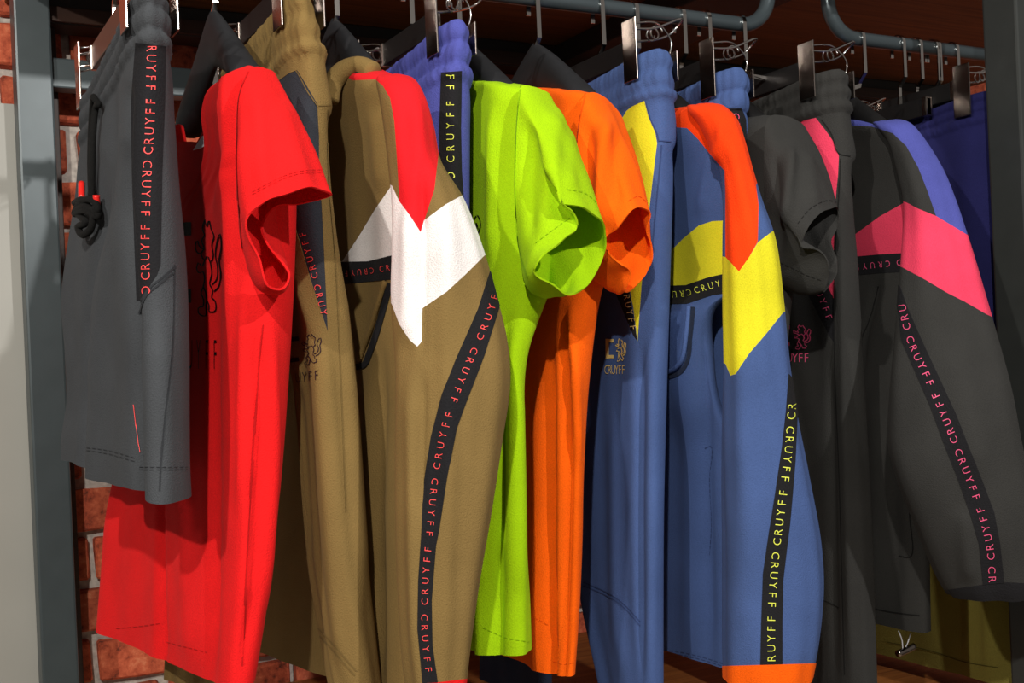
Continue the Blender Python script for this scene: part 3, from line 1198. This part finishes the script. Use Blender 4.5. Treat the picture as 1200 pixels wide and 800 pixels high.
v4 = Cloth(sleeve_rings([(89, 442, 474, 1.35, .02), (92, 441, 482, 1.342, .04), (98, 441, 489, 1.332, .06), (112, 444, 497, 1.32, .08), (150, 450, 508, 1.305, .10), (190, 455, 516, 1.295, .10), (232, 459, 541, 1.285, .11),
                         (300, 459, 567, 1.28, .11), (340, 458, 578, 1.28, .11), (400, 462, 593, 1.275, .11), (450, 464, 597, 1.27, .11), (520, 464, 588, 1.27, .11), (600, 465, 576, 1.27, .11),
                         (690, 468, 561, 1.27, .10), (780, 475, 549, 1.27, .09), (800, 478, 547, 1.27, .09), (826, 480, 545, 1.27, .09)]), nu=90, nv=130, seed=7, cap=.001,
           folds=[([(494, 200), (495, 300), (494, 410)], 5, -.008), ([(478, 250), (476, 400)], 10, .008), ([(522, 250), (520, 360), (528, 600)], 12, .006), ([(480, 430), (482, 640), (488, 790)], 8, .007), ([(495, 440), (493, 600)], 5, -.006),
                  ([(540, 460), (535, 700)], 10, -.004), ([(488, 120), (490, 230)], 9, .004)])
v4.cut('shoulder_stripe', red4)
v4.cut('chevron', [(440, 212), (459, 217), (468, 236), (480, 252), (493, 272), (497, 258), (523, 239), (541, 229), (560, 222), (590, 288), (568, 299), (545, 322), (523, 342), (495, 361), (494, 400), (489, 406), (480, 398), (468, 380), (459, 356), (435, 330)])
v4.cut('sleeve_tape', [(574, 318), (560, 362), (534, 421), (518, 462), (505, 512), (497, 566), (494, 620), (490, 680), (489, 736), (495, 800), (513, 799), (507, 756), (506, 704), (511, 640), (515, 620), (524, 560), (535, 502), (550, 462), (568, 415), (586, 356), (592, 330)], front=True)
v4.cut('cuff', [(440, 806), (514, 799), (547, 795), (580, 790), (580, 850), (440, 850)])
q4 = v4.build(s4, 'sleeve', {'body': 'olive', 'shoulder_stripe': 'red_knit', 'chevron': 'white', 'sleeve_tape': 'tape', 'cuff': 'red'}, lift={'sleeve_tape': .0008})
lettering([v4], [(581, 338), (571, 372), (551, 420), (534, 462), (520, 508), (510, 565), (504, 622), (498, 690), (498, 745), (504, 796)], q4['sleeve_tape'], 'red_print', size=8, adv=12.3, gap=6, start=-8, first_up=True)
cp = [atY(385, 118, 1.45), atY(391, 95, 1.45), atY(403, 83, 1.44), atY(420, 78, 1.425), atY(437, 84, 1.40)]
tube('collar', cp, .013, s4, 'olive', n=40, seg=14)
V = []
# pocket: welt and its dark mouth
pw = on(b4, [(454, 330), (446, 356), (438, 384), (428, 410), (424, 422)], .0035)
tube('pocket_welt', pw, .0035, s4, 'olive', n=24)
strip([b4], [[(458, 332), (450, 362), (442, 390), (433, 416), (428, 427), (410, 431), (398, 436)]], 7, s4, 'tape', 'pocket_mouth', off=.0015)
shoulder_hanger('grey hanger inside the olive track jacket', float(np.mean(b4.G[12, :, 0])), zrow(440, 96, 1.37), 1.395, drop=.10)

# ================================================================== 5 violet shorts
g5 = Cloth(body_rings([(22, 537, 519, None, 1.72), (32, 540, 520, None, 1.72), (40, 541, 521, None, 1.72), (52, 544, 520, None, 1.72), (66, 543, 521, None, 1.72), (82, 547, 514, None, 1.72), (100, 550, 511, None, 1.72), (150, 550, 510, None, 1.72),
                       (240, 550, 508, None, 1.72), (330, 552, 508, None, 1.70), (520, 552, 508, None, 1.68)], Yn=1.37, tilt=-.07), tilt=-.07, Y0=1.37, nu=180, nv=110, seed=12, ribs=ribset(532, 1.37, 22, 46, 72, 92))
s5 = garment('violet_shorts', 'violet blue jersey shorts with yellow lettered black side tape', 'shorts', g5)
g5.cutz('waistband', zrow(532, 82, 1.37))
g5.cut('side_tape', [(517, 85), (541, 83), (540, 150), (541, 200), (545, 260), (548, 420), (518, 420), (516, 235), (515, 150)], front=True)
p5 = g5.build(s5, 'legs', {'body': 'violet', 'waistband': 'violet', 'side_tape': 'tape'}, lift={'side_tape': .0006})
lettering([g5], [(528, 82), (528, 150), (529, 235), (532, 330)], p5['side_tape'], 'lemon_print', size=8, adv=13, gap=6, start=-51, first_up=False)
clip_hanger('clip hanger holding the violet shorts, its plate dark brown', g5)

# ================================================================== 6 lime T-shirt
b6 = Cloth(body_rings([(96, 598, 572, 1.39, 1.52, 0, .25), (100, 620, 580, 1.345, 1.58, 0, .25), (110, 634, 585, 1.33, 1.62, 0, .2), (150, 646, 588, 1.325, 1.70), (250, 650, 588, 1.325, 1.74), (340, 644, 586, 1.325, 1.74), (365, 634, 584, 1.325, 1.74), (410, 617, 578, 1.325, 1.74),
                       (470, 609, 573, 1.325, 1.74), (560, 611, 570, 1.325, 1.74), (640, 614, 568, 1.325, 1.74), (700, 620, 568, 1.335, 1.74), (768, 623, 567, 1.33, 1.74)]), nu=120, nv=110, seed=14, cap=.002, wob=.0025,
           folds=[([(590, 380), (588, 560), (584, 840)], 5, -.0150), ([(600, 420), (604, 600), (606, 840)], 8, .0120), ([(572, 380), (566, 600), (566, 820)], 5, .0120), ([(560, 420), (556, 800)], 4, -.0150), ([(578, 130), (577, 300)], 5, .0075)])
s6 = garment('lime_t_shirt', 'neon lime green short sleeved T-shirt', 't-shirt', b6)
p6 = b6.build(s6, 'body', {'body': 'lime'})
E = [(710, 272, 1.265), (702, 255, 1.245), (682, 243, 1.23), (657, 239, 1.225), (672, 253, 1.235), (676, 267, 1.24), (659, 281, 1.23), (631, 303, 1.225), (624, 315, 1.235), (641, 331, 1.25), (669, 345, 1.265), (694, 328, 1.285), (708, 298, 1.285)]
A = [(645, 112, 1.345), (636, 105, 1.335), (624, 101, 1.325), (611, 101, 1.32), (606, 140, 1.315), (604, 185, 1.315), (604, 235, 1.315), (608, 290, 1.315), (615, 332, 1.325), (627, 346, 1.335), (634, 335, 1.345), (628, 250, 1.35), (635, 160, 1.35)]
v6 = tee_sleeve(A, E, 7, 15, folds=[([(652, 130), (640, 260)], 11, .008), ([(622, 140), (622, 280)], 9, -.006), ([(668, 150), (668, 225)], 9, .004)])
q6 = v6.build(s6, 'sleeve', {'body': 'lime'})
strip([v6, b6], [[(610, 101), (606, 140), (604, 185), (604, 235), (608, 290), (618, 325)]], 1.3, q6['body'], 'lime_thread', 'armhole_seam', off=.0012)
strip([v6], [[(628, 285), (645, 272), (668, 255)], [(664, 222), (684, 226), (702, 240)]], 1.0, q6['body'], 'lime_thread', 'stitching', dash=2.2)
strip([b6], [[(566, 735), (590, 746), (620, 752)]], 1.0, p6['body'], 'lime_thread', 'stitching', dash=2.2)
strip([b6], [[(556, 272), (556, 258), (560, 252), (564, 262), (561, 274)], [(559, 270), (559, 260), (561, 268)]], 1.3, s6, 'black_print', 'emblem_outline')
shoulder_hanger('grey hanger inside the lime T-shirt', float(np.mean(b6.G[12, :, 0])), zrow(612, 110, 1.36), 1.385)

# ================================================================== 7 orange T-shirt
b7 = Cloth(body_rings([(105, 682, 656, 1.41, 1.52, 0, .25), (109, 698, 662, 1.38, 1.58, 0, .25), (130, 715, 666, 1.37, 1.65, 0, .15), (200, 722, 668, 1.365, 1.70), (300, 715, 668, 1.365, 1.72), (345, 702, 664, 1.365, 1.72), (440, 690, 656, 1.365, 1.72), (560, 684, 652, 1.365, 1.72),
                       (640, 683, 650, 1.365, 1.72), (720, 679, 648, 1.36, 1.72), (794, 673, 645, 1.355, 1.72)]), nu=110, nv=100, seed=17, cap=.002, wob=.0025,
           folds=[([(646, 420), (646, 600), (648, 840)], 4, -.0210), ([(664, 380), (668, 560), (660, 840)], 5, -.0120), ([(672, 360), (676, 540)], 5, .0105), ([(632, 440), (630, 820)], 6, .0090)])
s7 = garment('orange_t_shirt', 'bright orange short sleeved T-shirt', 't-shirt', b7)
p7 = b7.build(s7, 'body', {'body': 'orange'})
E = [(765, 300, 1.325), (760, 272, 1.31), (761, 249, 1.295), (752, 242, 1.285), (739, 247, 1.28), (724, 268, 1.295), (710, 277, 1.31), (714, 300, 1.30), (728, 309, 1.29), (738, 321, 1.295), (733, 341, 1.31), (757, 321, 1.335)]
A = [(730, 140, 1.385), (717, 121, 1.375), (706, 112, 1.365), (696, 108, 1.36), (686, 111, 1.355), (678, 150, 1.355), (675, 200, 1.355), (676, 250, 1.355), (681, 290, 1.36), (692, 325, 1.365), (706, 333, 1.375), (704, 250, 1.385)]
v7 = tee_sleeve(A, E, 8, 18, folds=[([(708, 140), (700, 260)], 9, .012), ([(690, 150), (694, 290)], 8, -.008), ([(722, 150), (722, 240)], 8, -.005)])
q7 = v7.build(s7, 'sleeve', {'body': 'orange'})
strip([v7, b7], [[(686, 110), (678, 150), (675, 200), (676, 250)]], 1.3, q7['body'], 'orange_thread', 'armhole_seam', off=.0012)
strip([v7], [[(700, 290), (712, 282), (722, 262)], [(736, 236), (748, 230), (758, 238)]], 1.0, q7['body'], 'orange_thread', 'stitching', dash=2.2)
strip([b7], [[(620, 722), (634, 727), (642, 732)], [(648, 775), (660, 778), (672, 776)]], 1.0, p7['body'], 'orange_thread', 'stitching', dash=2.2)
shoulder_hanger('grey hanger inside the orange T-shirt', float(np.mean(b7.G[12, :, 0])), zrow(690, 118, 1.36), 1.385)

# dark trousers hanging deeper in the rack
g16 = Cloth(body_rings([(250, 640, 629, 1.50, 1.72), (400, 640, 628, 1.50, 1.72), (600, 641, 628, 1.50, 1.72), (830, 641, 628, 1.50, 1.72)]), nu=60, nv=40, seed=31)
s16 = garment('navy_trousers', 'dark navy trouser leg showing below the lime and orange T-shirt hems', 'trousers', g16)
g16.build(s16, 'leg', {'body': 'dark_navy'})

# ================================================================== 8 blue track pants
g8 = Cloth(body_rings([(56, 773, 751, None, 1.72), (62, 776, 752, None, 1.72), (74, 780, 752, None, 1.72), (87, 779, 753, None, 1.72), (97, 782, 752, None, 1.72), (110, 785, 752, None, 1.72), (164, 788, 750, None, 1.72), (169, 785, 750, None, 1.72), (200, 785, 748, None, 1.70),
                       (300, 783, 746, None, 1.62), (450, 779, 746, None, 1.60), (600, 775, 746, None, 1.575), (700, 774, 746, None, 1.56), (815, 773, 746, None, 1.505)], Yn=1.37, tilt=-.07), tilt=-.07, Y0=1.37, nu=180, nv=110, seed=20,
           ribs=ribset(764, 1.37, 56, 78, 100, 112), folds=[([(752, 420), (750, 600), (752, 790)], 5, -.008), ([(764, 420), (762, 790)], 7, .007), ([(722, 480), (724, 790)], 9, .006)])
s8 = garment('blue_track_pants', 'blue track pants with yellow hip panel and pale gold emblem', 'trousers', g8)
g8.cutz('waistband', zrow(764, 112, 1.37))
g8.cut('side_tape', [(708, 300), (736, 330), (747, 400), (742, 393), (722, 345)], front=True)
g8.cut('hip_panel', [(722, 150), (734, 130), (740, 125), (755, 118), (760, 137), (768, 156), (770, 168), (767, 192), (762, 235), (753, 320), (747, 400), (742, 360), (736, 330), (718, 240)], front=True)
p8 = g8.build(s8, 'near_leg', {'body': 'blue', 'waistband': 'blue', 'hip_panel': 'yellow', 'side_tape': 'tape'})
lettering([g8], [(733, 335), (738, 360), (743, 385)], p8.get('side_tape', s8), 'gold_print', size=7, adv=9, gap=3, start=0, first_up=False)
strip([g8], [[(684, 682), (704, 690), (722, 700), (738, 714), (750, 728)], [(684, 686), (704, 694), (722, 704), (738, 718), (750, 733)]], 1.3, p8['body'], 'blue_thread', 'knee_seam')
strip([g8], [[(757, 120), (762, 138), (770, 157), (772, 166)], [(772, 165), (786, 166)], [(775, 170), (770, 230), (764, 300)]], 1.2, p8['body'], 'blue_thread', 'seam')
emblem([g8], 708, 396, 735, 438, s8, 'gold_print', line=1.3, text_h=.24, tw=.9)
clip_hanger('clip hanger with bright plate on the blue track pants with yellow panel', g8)

# ================================================================== 9 blue colour-block jacket
b9 = Cloth(body_rings([(124, 826, 798, 1.40, 1.60, 0, .2), (130, 836, 806, 1.355, 1.66, 0, .2), (150, 845, 815, 1.335, 1.70, 0, .15), (200, 855, 828, 1.33, 1.74), (300, 862, 838, 1.33, 1.74), (338, 860, 836, 1.33, 1.74), (362, 834, 808, 1.345, 1.74), (420, 832, 808, 1.345, 1.74), (470, 838, 816, 1.34, 1.74), (520, 858, 836, 1.33, 1.74),
                       (600, 872, 845, 1.33, 1.74), (700, 876, 848, 1.33, 1.74), (788, 876, 850, 1.33, 1.74)]), nu=110, nv=110, seed=22, cap=.002,
           folds=[([(812, 350), (800, 430)], 6, .008), ([(826, 360), (828, 560), (830, 780)], 7, -.008), ([(806, 470), (808, 770)], 10, .006), ([(833, 180), (822, 250)], 6, .006)])
s9 = garment('blue_track_jacket', 'blue track jacket with orange shoulder stripe and yellow chevron', 'jacket', b9)
red9 = [(776, 112), (778, 148), (805, 150), (818, 163), (835, 184), (849, 200), (850, 225), (850, 301), (866, 318), (878, 301), (888, 283), (889, 240), (886, 217), (902, 180), (872, 108), (800, 100)]
b9.cut('shoulder_stripe', red9)
b9.cut('chevron', [(766, 312), (790, 290), (801, 279), (819, 264), (835, 259), (880, 257), (880, 316), (856, 319), (830, 325), (804, 334), (766, 335)], front=True)
b9.cut('chest_tape', [(766, 335), (804, 334), (830, 325), (856, 319), (880, 316), (880, 340), (856, 343), (835, 346), (805, 356), (766, 357)], front=True)
p9 = b9.build(s9, 'body', {'body': 'blue', 'shoulder_stripe': 'vermilion', 'chevron': 'yellow', 'chest_tape': 'tape'}, lift={'chest_tape': .0008})
lettering([b9], [(779, 346), (804, 344), (830, 336), (852, 330)], p9['chest_tape'], 'lemon_print', size=8, adv=8.6, gap=1, start=-18, first_up=True, squeeze=.75)
v9 = Cloth(sleeve_rings([(123, 806, 836, 1.365, .02), (125, 806, 844, 1.355, .04), (130, 808, 852, 1.34, .06), (142, 818, 863, 1.325, .08), (170, 832, 873, 1.31, .09), (200, 845, 881, 1.30, .09), (235, 849, 891, 1.29, .10), (280, 849, 906, 1.28, .10), (360, 848, 917, 1.275, .10), (420, 848, 923, 1.27, .10),
                         (480, 847, 931, 1.27, .10), (560, 847, 946, 1.265, .11), (640, 848, 960, 1.26, .11), (690, 848, 963, 1.26, .11), (760, 848, 957, 1.26, .11), (794, 849, 951, 1.26, .10)]), nu=90, nv=130, seed=23, cap=.001,
           folds=[([(846, 150), (838, 190)], 6, .006), ([(870, 480), (872, 760)], 14, .005)])
v9.cut('shoulder_stripe', red9)
v9.cut('chevron', [(830, 296), (850, 301), (866, 318), (878, 301), (888, 284), (905, 271), (935, 258), (945, 345), (917, 367), (897, 392), (878, 414), (862, 438), (856, 440), (850, 426), (830, 420)])
v9.cut('sleeve_tape', [(924, 438), (921, 480), (916, 525), (908, 580), (900, 630), (894, 672), (892, 730), (891, 779), (917, 779), (917, 730), (918, 680), (926, 612), (932, 540), (934, 490), (940, 455)], front=True)
v9.cut('cuff', [(820, 781), (848, 780), (952, 777), (985, 776), (985, 840), (820, 840)])
q9 = v9.build(s9, 'sleeve', {'body': 'blue', 'shoulder_stripe': 'vermilion', 'chevron': 'yellow', 'sleeve_tape': 'tape', 'cuff': 'orange'}, lift={'sleeve_tape': .0008, 'cuff': .001})
lettering([v9], [(928, 462), (924, 520), (917, 582), (908, 660), (904, 720), (904, 778)], q9['sleeve_tape'], 'lemon_print', size=9, adv=11.5, gap=5, start=-38, first_up=True)
pk = on(b9, [(807, 360), (804, 390), (800, 420), (792, 432), (782, 436)], .003)
tube('pocket_welt', pk, .0035, s9, 'blue', n=24)
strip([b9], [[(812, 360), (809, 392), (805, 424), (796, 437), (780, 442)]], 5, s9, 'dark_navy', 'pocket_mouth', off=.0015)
strip([b9], [[(776, 761), (800, 764), (825, 770), (848, 777)], [(776, 764), (800, 767), (825, 773), (848, 780)]], 1.0, p9['body'], 'blue_thread', 'stitching', dash=2.2)
strip([b9], [[(826, 525), (833, 522), (832, 560), (834, 620), (832, 650)]], 1.0, p9['body'], 'blue_thread', 'pocket_stitching', dash=2.2)
shoulder_hanger('hanger inside the blue track jacket', float(np.mean(b9.G[12, :, 0])), zrow(815, 135, 1.37), 1.40, drop=.12, mat='hanger_black')

# ================================================================== 10 blue shorts behind the jacket
g10 = Cloth(body_rings([(78, 862, 843, None, 1.72), (88, 867, 843, None, 1.72), (99, 870, 844, None, 1.72), (112, 868, 844, None, 1.72), (126, 869, 842, None, 1.72), (134, 873, 838, None, 1.72), (200, 875, 838, None, 1.72), (330, 876, 838, None, 1.70), (520, 878, 840, None, 1.70)], Yn=1.39, tilt=-.07), tilt=-.07, Y0=1.39, nu=180, nv=110, seed=26,
            ribs=ribset(856, 1.39, 78, 104, 128))
s10 = garment('blue_shorts', 'blue shorts with pink lettered black tape, mostly hidden behind the orange shouldered jacket', 'shorts', g10)
g10.cutz('waistband', zrow(856, 128, 1.39))
g10.cut('side_tape', [(851, 127), (869, 127), (874, 140), (877, 210), (878, 330), (854, 330), (852, 200)], front=True)
p10 = g10.build(s10, 'legs', {'body': 'blue', 'waistband': 'blue', 'side_tape': 'tape'}, lift={'side_tape': .0006})
lettering([g10], [(861, 122), (863, 150), (866, 200)], p10['side_tape'], 'pink_print', size=7, adv=11, gap=4, start=-61, first_up=True)
clip_hanger('clip hanger with bright tall plate on the blue shorts behind the orange shouldered jacket', g10, Yc=1.425)

# ================================================================== 11 black T-shirt
b11 = Cloth(body_rings([(135, 905, 884, 1.40, 1.52, 0, .25), (142, 922, 888, 1.36, 1.6, 0, .2), (200, 938, 892, 1.345, 1.70), (300, 938, 890, 1.34, 1.72), (345, 926, 886, 1.34, 1.72), (450, 916, 882, 1.34, 1.72), (730, 912, 880, 1.34, 1.72)]), nu=90, nv=60, seed=28, cap=.002)
s11 = garment('black_t_shirt', 'plain black short sleeved T-shirt between blue jacket and black pants', 't-shirt', b11)
b11.build(s11, 'body', {'body': 'black'})
E = [(985, 247, 1.31), (972, 245, 1.28), (960, 251, 1.265), (947, 267, 1.26), (939, 291, 1.265), (955, 293, 1.255), (969, 305, 1.25), (972, 320, 1.255), (965, 341, 1.27), (981, 318, 1.30), (981, 304, 1.31), (974, 284, 1.315), (981, 267, 1.315)]
A = [(945, 152, 1.37), (930, 139, 1.355), (915, 135, 1.345), (900, 138, 1.335), (895, 190, 1.33), (897, 250, 1.33), (901, 300, 1.33), (906, 324, 1.335), (922, 340, 1.345), (932, 330, 1.365), (926, 290, 1.37), (926, 230, 1.37), (935, 185, 1.37)]
v11 = tee_sleeve(A, E, 5, 29, folds=[([(924, 170), (922, 260)], 7, .012), ([(908, 180), (912, 300)], 7, -.008), ([(945, 180), (955, 240)], 8, .005)])
q11 = v11.build(s11, 'sleeve', {'body': 'black'})
strip([v11], [[(908, 305), (925, 312), (945, 322), (962, 328)], [(935, 262), (950, 244), (970, 235), (982, 238)]], 1.0, q11['body'], 'black_thread', 'stitching', dash=2.2)
shoulder_hanger('hanger inside the plain black T-shirt', float(np.mean(b11.G[12, :, 0])), zrow(905, 146, 1.37), 1.40, drop=.12, mat='hanger_black')

# ================================================================== 12 black track pants
g12 = Cloth(body_rings([(80, 980, 958, None, 1.72), (92, 985, 959, None, 1.72), (104, 987, 960, None, 1.72), (116, 988, 960, None, 1.72), (128, 991, 961, None, 1.72), (150, 994, 962, None, 1.72), (182, 998, 964, None, 1.72), (187, 994, 964, None, 1.72), (240, 994, 963, None, 1.72), (300, 998, 968, None, 1.70), (400, 1003, 974, None, 1.66),
                        (500, 1009, 979, None, 1.62), (640, 1016, 986, None, 1.6), (815, 1022, 992, None, 1.6)], Yn=1.37, tilt=-.07), tilt=-.07, Y0=1.37, nu=180, nv=110, seed=33, ribs=ribset(972, 1.37, 80, 97, 114, 130),
            folds=[([(985, 260), (990, 500), (998, 790)], 6, .006), ([(972, 420), (978, 790)], 5, -.006)])
s12 = garment('black_track_pants', 'black track pants with pink hip panel and pink emblem', 'trousers', g12)
g12.cutz('waistband', zrow(972, 130, 1.37))
g12.cut('side_tape', [(918, 300), (940, 282), (965, 325), (977, 350), (978, 402), (972, 394), (945, 342)], front=True)
g12.cut('hip_panel', [(916, 165), (931, 148), (942, 141), (956, 138), (967, 152), (978, 168), (983, 183), (982, 205), (979, 235), (977, 290), (977, 350), (965, 325), (940, 282), (920, 210)], front=True)
p12 = g12.build(s12, 'leg', {'body': 'black', 'waistband': 'black', 'hip_panel': 'pink', 'side_tape': 'tape'})
lettering([g12], [(954, 328), (965, 352), (975, 380)], p12['side_tape'], 'pink_print', size=7, adv=10, gap=3, start=-8, first_up=False)
strip([g12], [[(985, 186), (983, 230), (979, 300), (978, 400), (984, 560), (990, 790)], [(963, 140), (974, 156), (983, 180), (996, 183)]], 1.2, p12['body'], 'black_thread', 'seam')
strip([g12], [[(962, 702), (972, 706), (984, 712)]], 1.2, p12['body'], 'black_thread', 'knee_seam')
emblem([g12], 906, 380, 952, 424, s12, 'pink_print', line=1.2, text_h=.23, tw=.85)
clip_hanger('clip hanger with mottled silver plate on the black track pants', g12)

# ================================================================== 13 black colour-block jacket
b13 = Cloth(body_rings([(142, 1036, 1012, 1.44, 1.64, 0, .3), (149, 1052, 1026, 1.385, 1.68, 0, .3), (170, 1070, 1050, 1.345, 1.72, 0, .2), (200, 1080, 1063, 1.328, 1.72, 0, .1), (250, 1084, 1066, 1.32, 1.72), (310, 1082, 1064, 1.33, 1.72), (400, 1078, 1054, 1.35, 1.72), (520, 1076, 1054, 1.35, 1.72), (620, 1079, 1063, 1.35, 1.72), (744, 1081, 1066, 1.35, 1.72)]), nu=100, nv=100, seed=35, cap=.002,
            folds=[([(1030, 330), (1012, 400), (1008, 440)], 4, -.008), ([(1046, 480), (1050, 720)], 8, -.006), ([(1026, 460), (1026, 720)], 9, .006)])
s13 = garment('black_track_jacket', 'black track jacket with violet shoulder stripe and pink chevron', 'jacket', b13)
vio = [(976, 148), (992, 147), (1021, 148), (1046, 156), (1062, 171), (1076, 196), (1087, 224), (1097, 253), (1132, 274), (1155, 280), (1125, 180), (1072, 130), (1000, 124), (976, 130)]
b13.cut('shoulder_stripe', vio)
b13.cut('chevron', [(985, 287), (1000, 276), (1030, 254), (1062, 236), (1090, 220), (1090, 294), (1066, 296), (1030, 298), (985, 302)], front=True)
b13.cut('chest_tape', [(985, 302), (1030, 298), (1066, 296), (1090, 294), (1090, 316), (1066, 318), (1030, 320), (985, 324)], front=True)
p13 = b13.build(s13, 'body', {'body': 'black', 'shoulder_stripe': 'violet', 'chevron': 'pink', 'chest_tape': 'tape'}, lift={'chest_tape': .0008})
lettering([b13], [(998, 314), (1030, 310), (1060, 307)], p13['chest_tape'], 'pink_print', size=7, adv=9, gap=4, start=-6, first_up=True, squeeze=.8)
v13 = Cloth(sleeve_rings([(142, 1024, 1052, 1.40, .02), (144, 1026, 1060, 1.385, .04), (149, 1030, 1069, 1.37, .05), (162, 1040, 1080, 1.355, .06), (200, 1052, 1103, 1.33, .09), (237, 1060, 1118, 1.305, .10), (292, 1058, 1135, 1.28, .11), (340, 1054, 1148, 1.26, .12), (400, 1049, 1164, 1.24, .12), (460, 1044, 1179, 1.215, .12),
                          (520, 1043, 1190, 1.21, .12), (560, 1053, 1199, 1.205, .12), (620, 1077, 1210, 1.20, .12), (660, 1093, 1214, 1.20, .11), (688, 1107, 1215, 1.20, .10), (697, 1113, 1213, 1.20, .09)]), nu=90, nv=130, seed=36, cap=.001,
            folds=[([(1130, 600), (1138, 680)], 10, .006), ([(1100, 380), (1150, 560)], 22, .005)])
v13.cut('shoulder_stripe', vio)
v13.cut('chevron', [(1030, 230), (1062, 237), (1075, 244), (1097, 253), (1132, 274), (1165, 292), (1185, 382), (1156, 368), (1130, 353), (1110, 343), (1085, 328), (1057, 313), (1030, 303)])
v13.cut('sleeve_tape', [(1046, 330), (1053, 366), (1056, 398), (1071, 432), (1090, 476), (1105, 517), (1122, 560), (1136, 600), (1147, 637), (1152, 686), (1177, 683), (1172, 637), (1165, 600), (1150, 560), (1134, 520), (1120, 484), (1101, 443), (1082, 402), (1063, 359), (1055, 335)], front=True)
v13.cut('cuff', [(1080, 692), (1108, 691), (1150, 685), (1180, 682), (1240, 685), (1240, 730), (1080, 730)])
q13 = v13.build(s13, 'sleeve', {'body': 'black', 'shoulder_stripe': 'violet', 'chevron': 'pink', 'sleeve_tape': 'tape', 'cuff': 'tape'}, lift={'sleeve_tape': .0008})
lettering([v13], [(1056, 350), (1068, 400), (1086, 440), (1105, 482), (1120, 520), (1150, 600), (1160, 640), (1163, 682)], q13['sleeve_tape'], 'pink_print', size=8.5, adv=11.2, gap=4.5, start=-28, first_up=True)
strip([b13], [[(1021, 712), (1045, 717), (1078, 721)]], 1.4, p13['body'], 'black_thread', 'stitching')
strip([b13], [[(1066, 600), (1066, 653), (1054, 651)], [(1030, 335), (1020, 372), (1010, 396)]], 1.3, p13['body'], 'black_thread', 'pocket_stitching')
# hem toggle
tg = [atY(1052, 766, 1.40), atY(1061, 762, 1.40), atY(1071, 757, 1.40)]
tube('hem_toggle', tg, .0058, s13, 'steel_plate', n=10, seg=12)
tube('hem_cord', [atY(1053, 739, 1.40), atY(1057, 750, 1.40), atY(1058, 762, 1.40)], .0009, s13, 'label_white', n=12)
tube('hem_cord', [atY(1067, 742, 1.40), atY(1064, 752, 1.40), atY(1060, 761, 1.40)], .0009, s13, 'label_white', n=12)
shoulder_hanger('hanger inside the black track jacket', float(np.mean(b13.G[12, :, 0])), zrow(1035, 153, 1.38), 1.40, drop=.12, mat='hanger_black')

# ================================================================== 14 navy shorts, 15 olive T-shirt beyond the upright
g14 = Cloth(body_rings([(104, 1160, 1142, None, 1.73), (112, 1162, 1142, None, 1.73), (122, 1161, 1142, None, 1.73), (140, 1164, 1140, None, 1.73), (160, 1166, 1138, None, 1.73), (300, 1170, 1140, None, 1.73), (420, 1175, 1143, None, 1.73)], Yn=1.37, tilt=-.07), tilt=-.07, Y0=1.37, nu=180, nv=110, seed=40, ribs=ribset(1150, 1.37, 104, 116, 128, 142))
s14 = garment('navy_shorts', 'navy blue shorts hanging at the right end beside the dark upright', 'shorts', g14)
g14.cutz('waistband', zrow(1150, 142, 1.37))
p14 = g14.build(s14, 'legs', {'body': 'navy', 'waistband': 'navy'})
strip([g14], [[(1148, 383), (1160, 384), (1172, 386)]], 1.2, p14['body'], 'navy_thread', 'stitching')
clip_hanger('clip hanger at the right end with brightly lit plate on navy shorts', g14, Yc=1.405)
g15 = Cloth(body_rings([(160, 1192, 1172, 1.38, 1.72), (200, 1200, 1172, 1.36, 1.78), (500, 1206, 1176, 1.36, 1.80), (700, 1208, 1178, 1.36, 1.80), (808, 1210, 1180, 1.36, 1.80)]), nu=90, nv=60, seed=42, cap=.002, folds=[([(1134, 560), (1136, 790)], 5, .008), ([(1158, 600), (1160, 790)], 6, .008)])
s15 = garment('olive_t_shirt', 'olive T-shirt hanging beyond the dark upright, hem below the black jacket', 't-shirt', g15)
p15 = g15.build(s15, 'body', {'body': 'olive_tee'})
strip([g15], [[(1040, 752), (1090, 762), (1130, 775), (1170, 782)]], 1.0, p15['body'], 'olive_tee_thread', 'stitching')
shoulder_hanger('black hanger inside the olive T-shirt beyond the upright', float(np.mean(g15.G[12, :, 0])), zrow(1185, 165, 1.38), 1.40, drop=.12, mat='hanger_black')
for k, hx in enumerate((1052, 1094, 1115)):
    X = Xfrom(hx, YR, ZR)
    clip_hanger(['black bar hanger with flat chrome hook nearest the rail bend at the right', 'black bar hanger with chrome hook, second from the right upright', 'black bar hanger with chrome hook nearest the right upright'][k], None, Yc=1.43, clips=False, X=X)
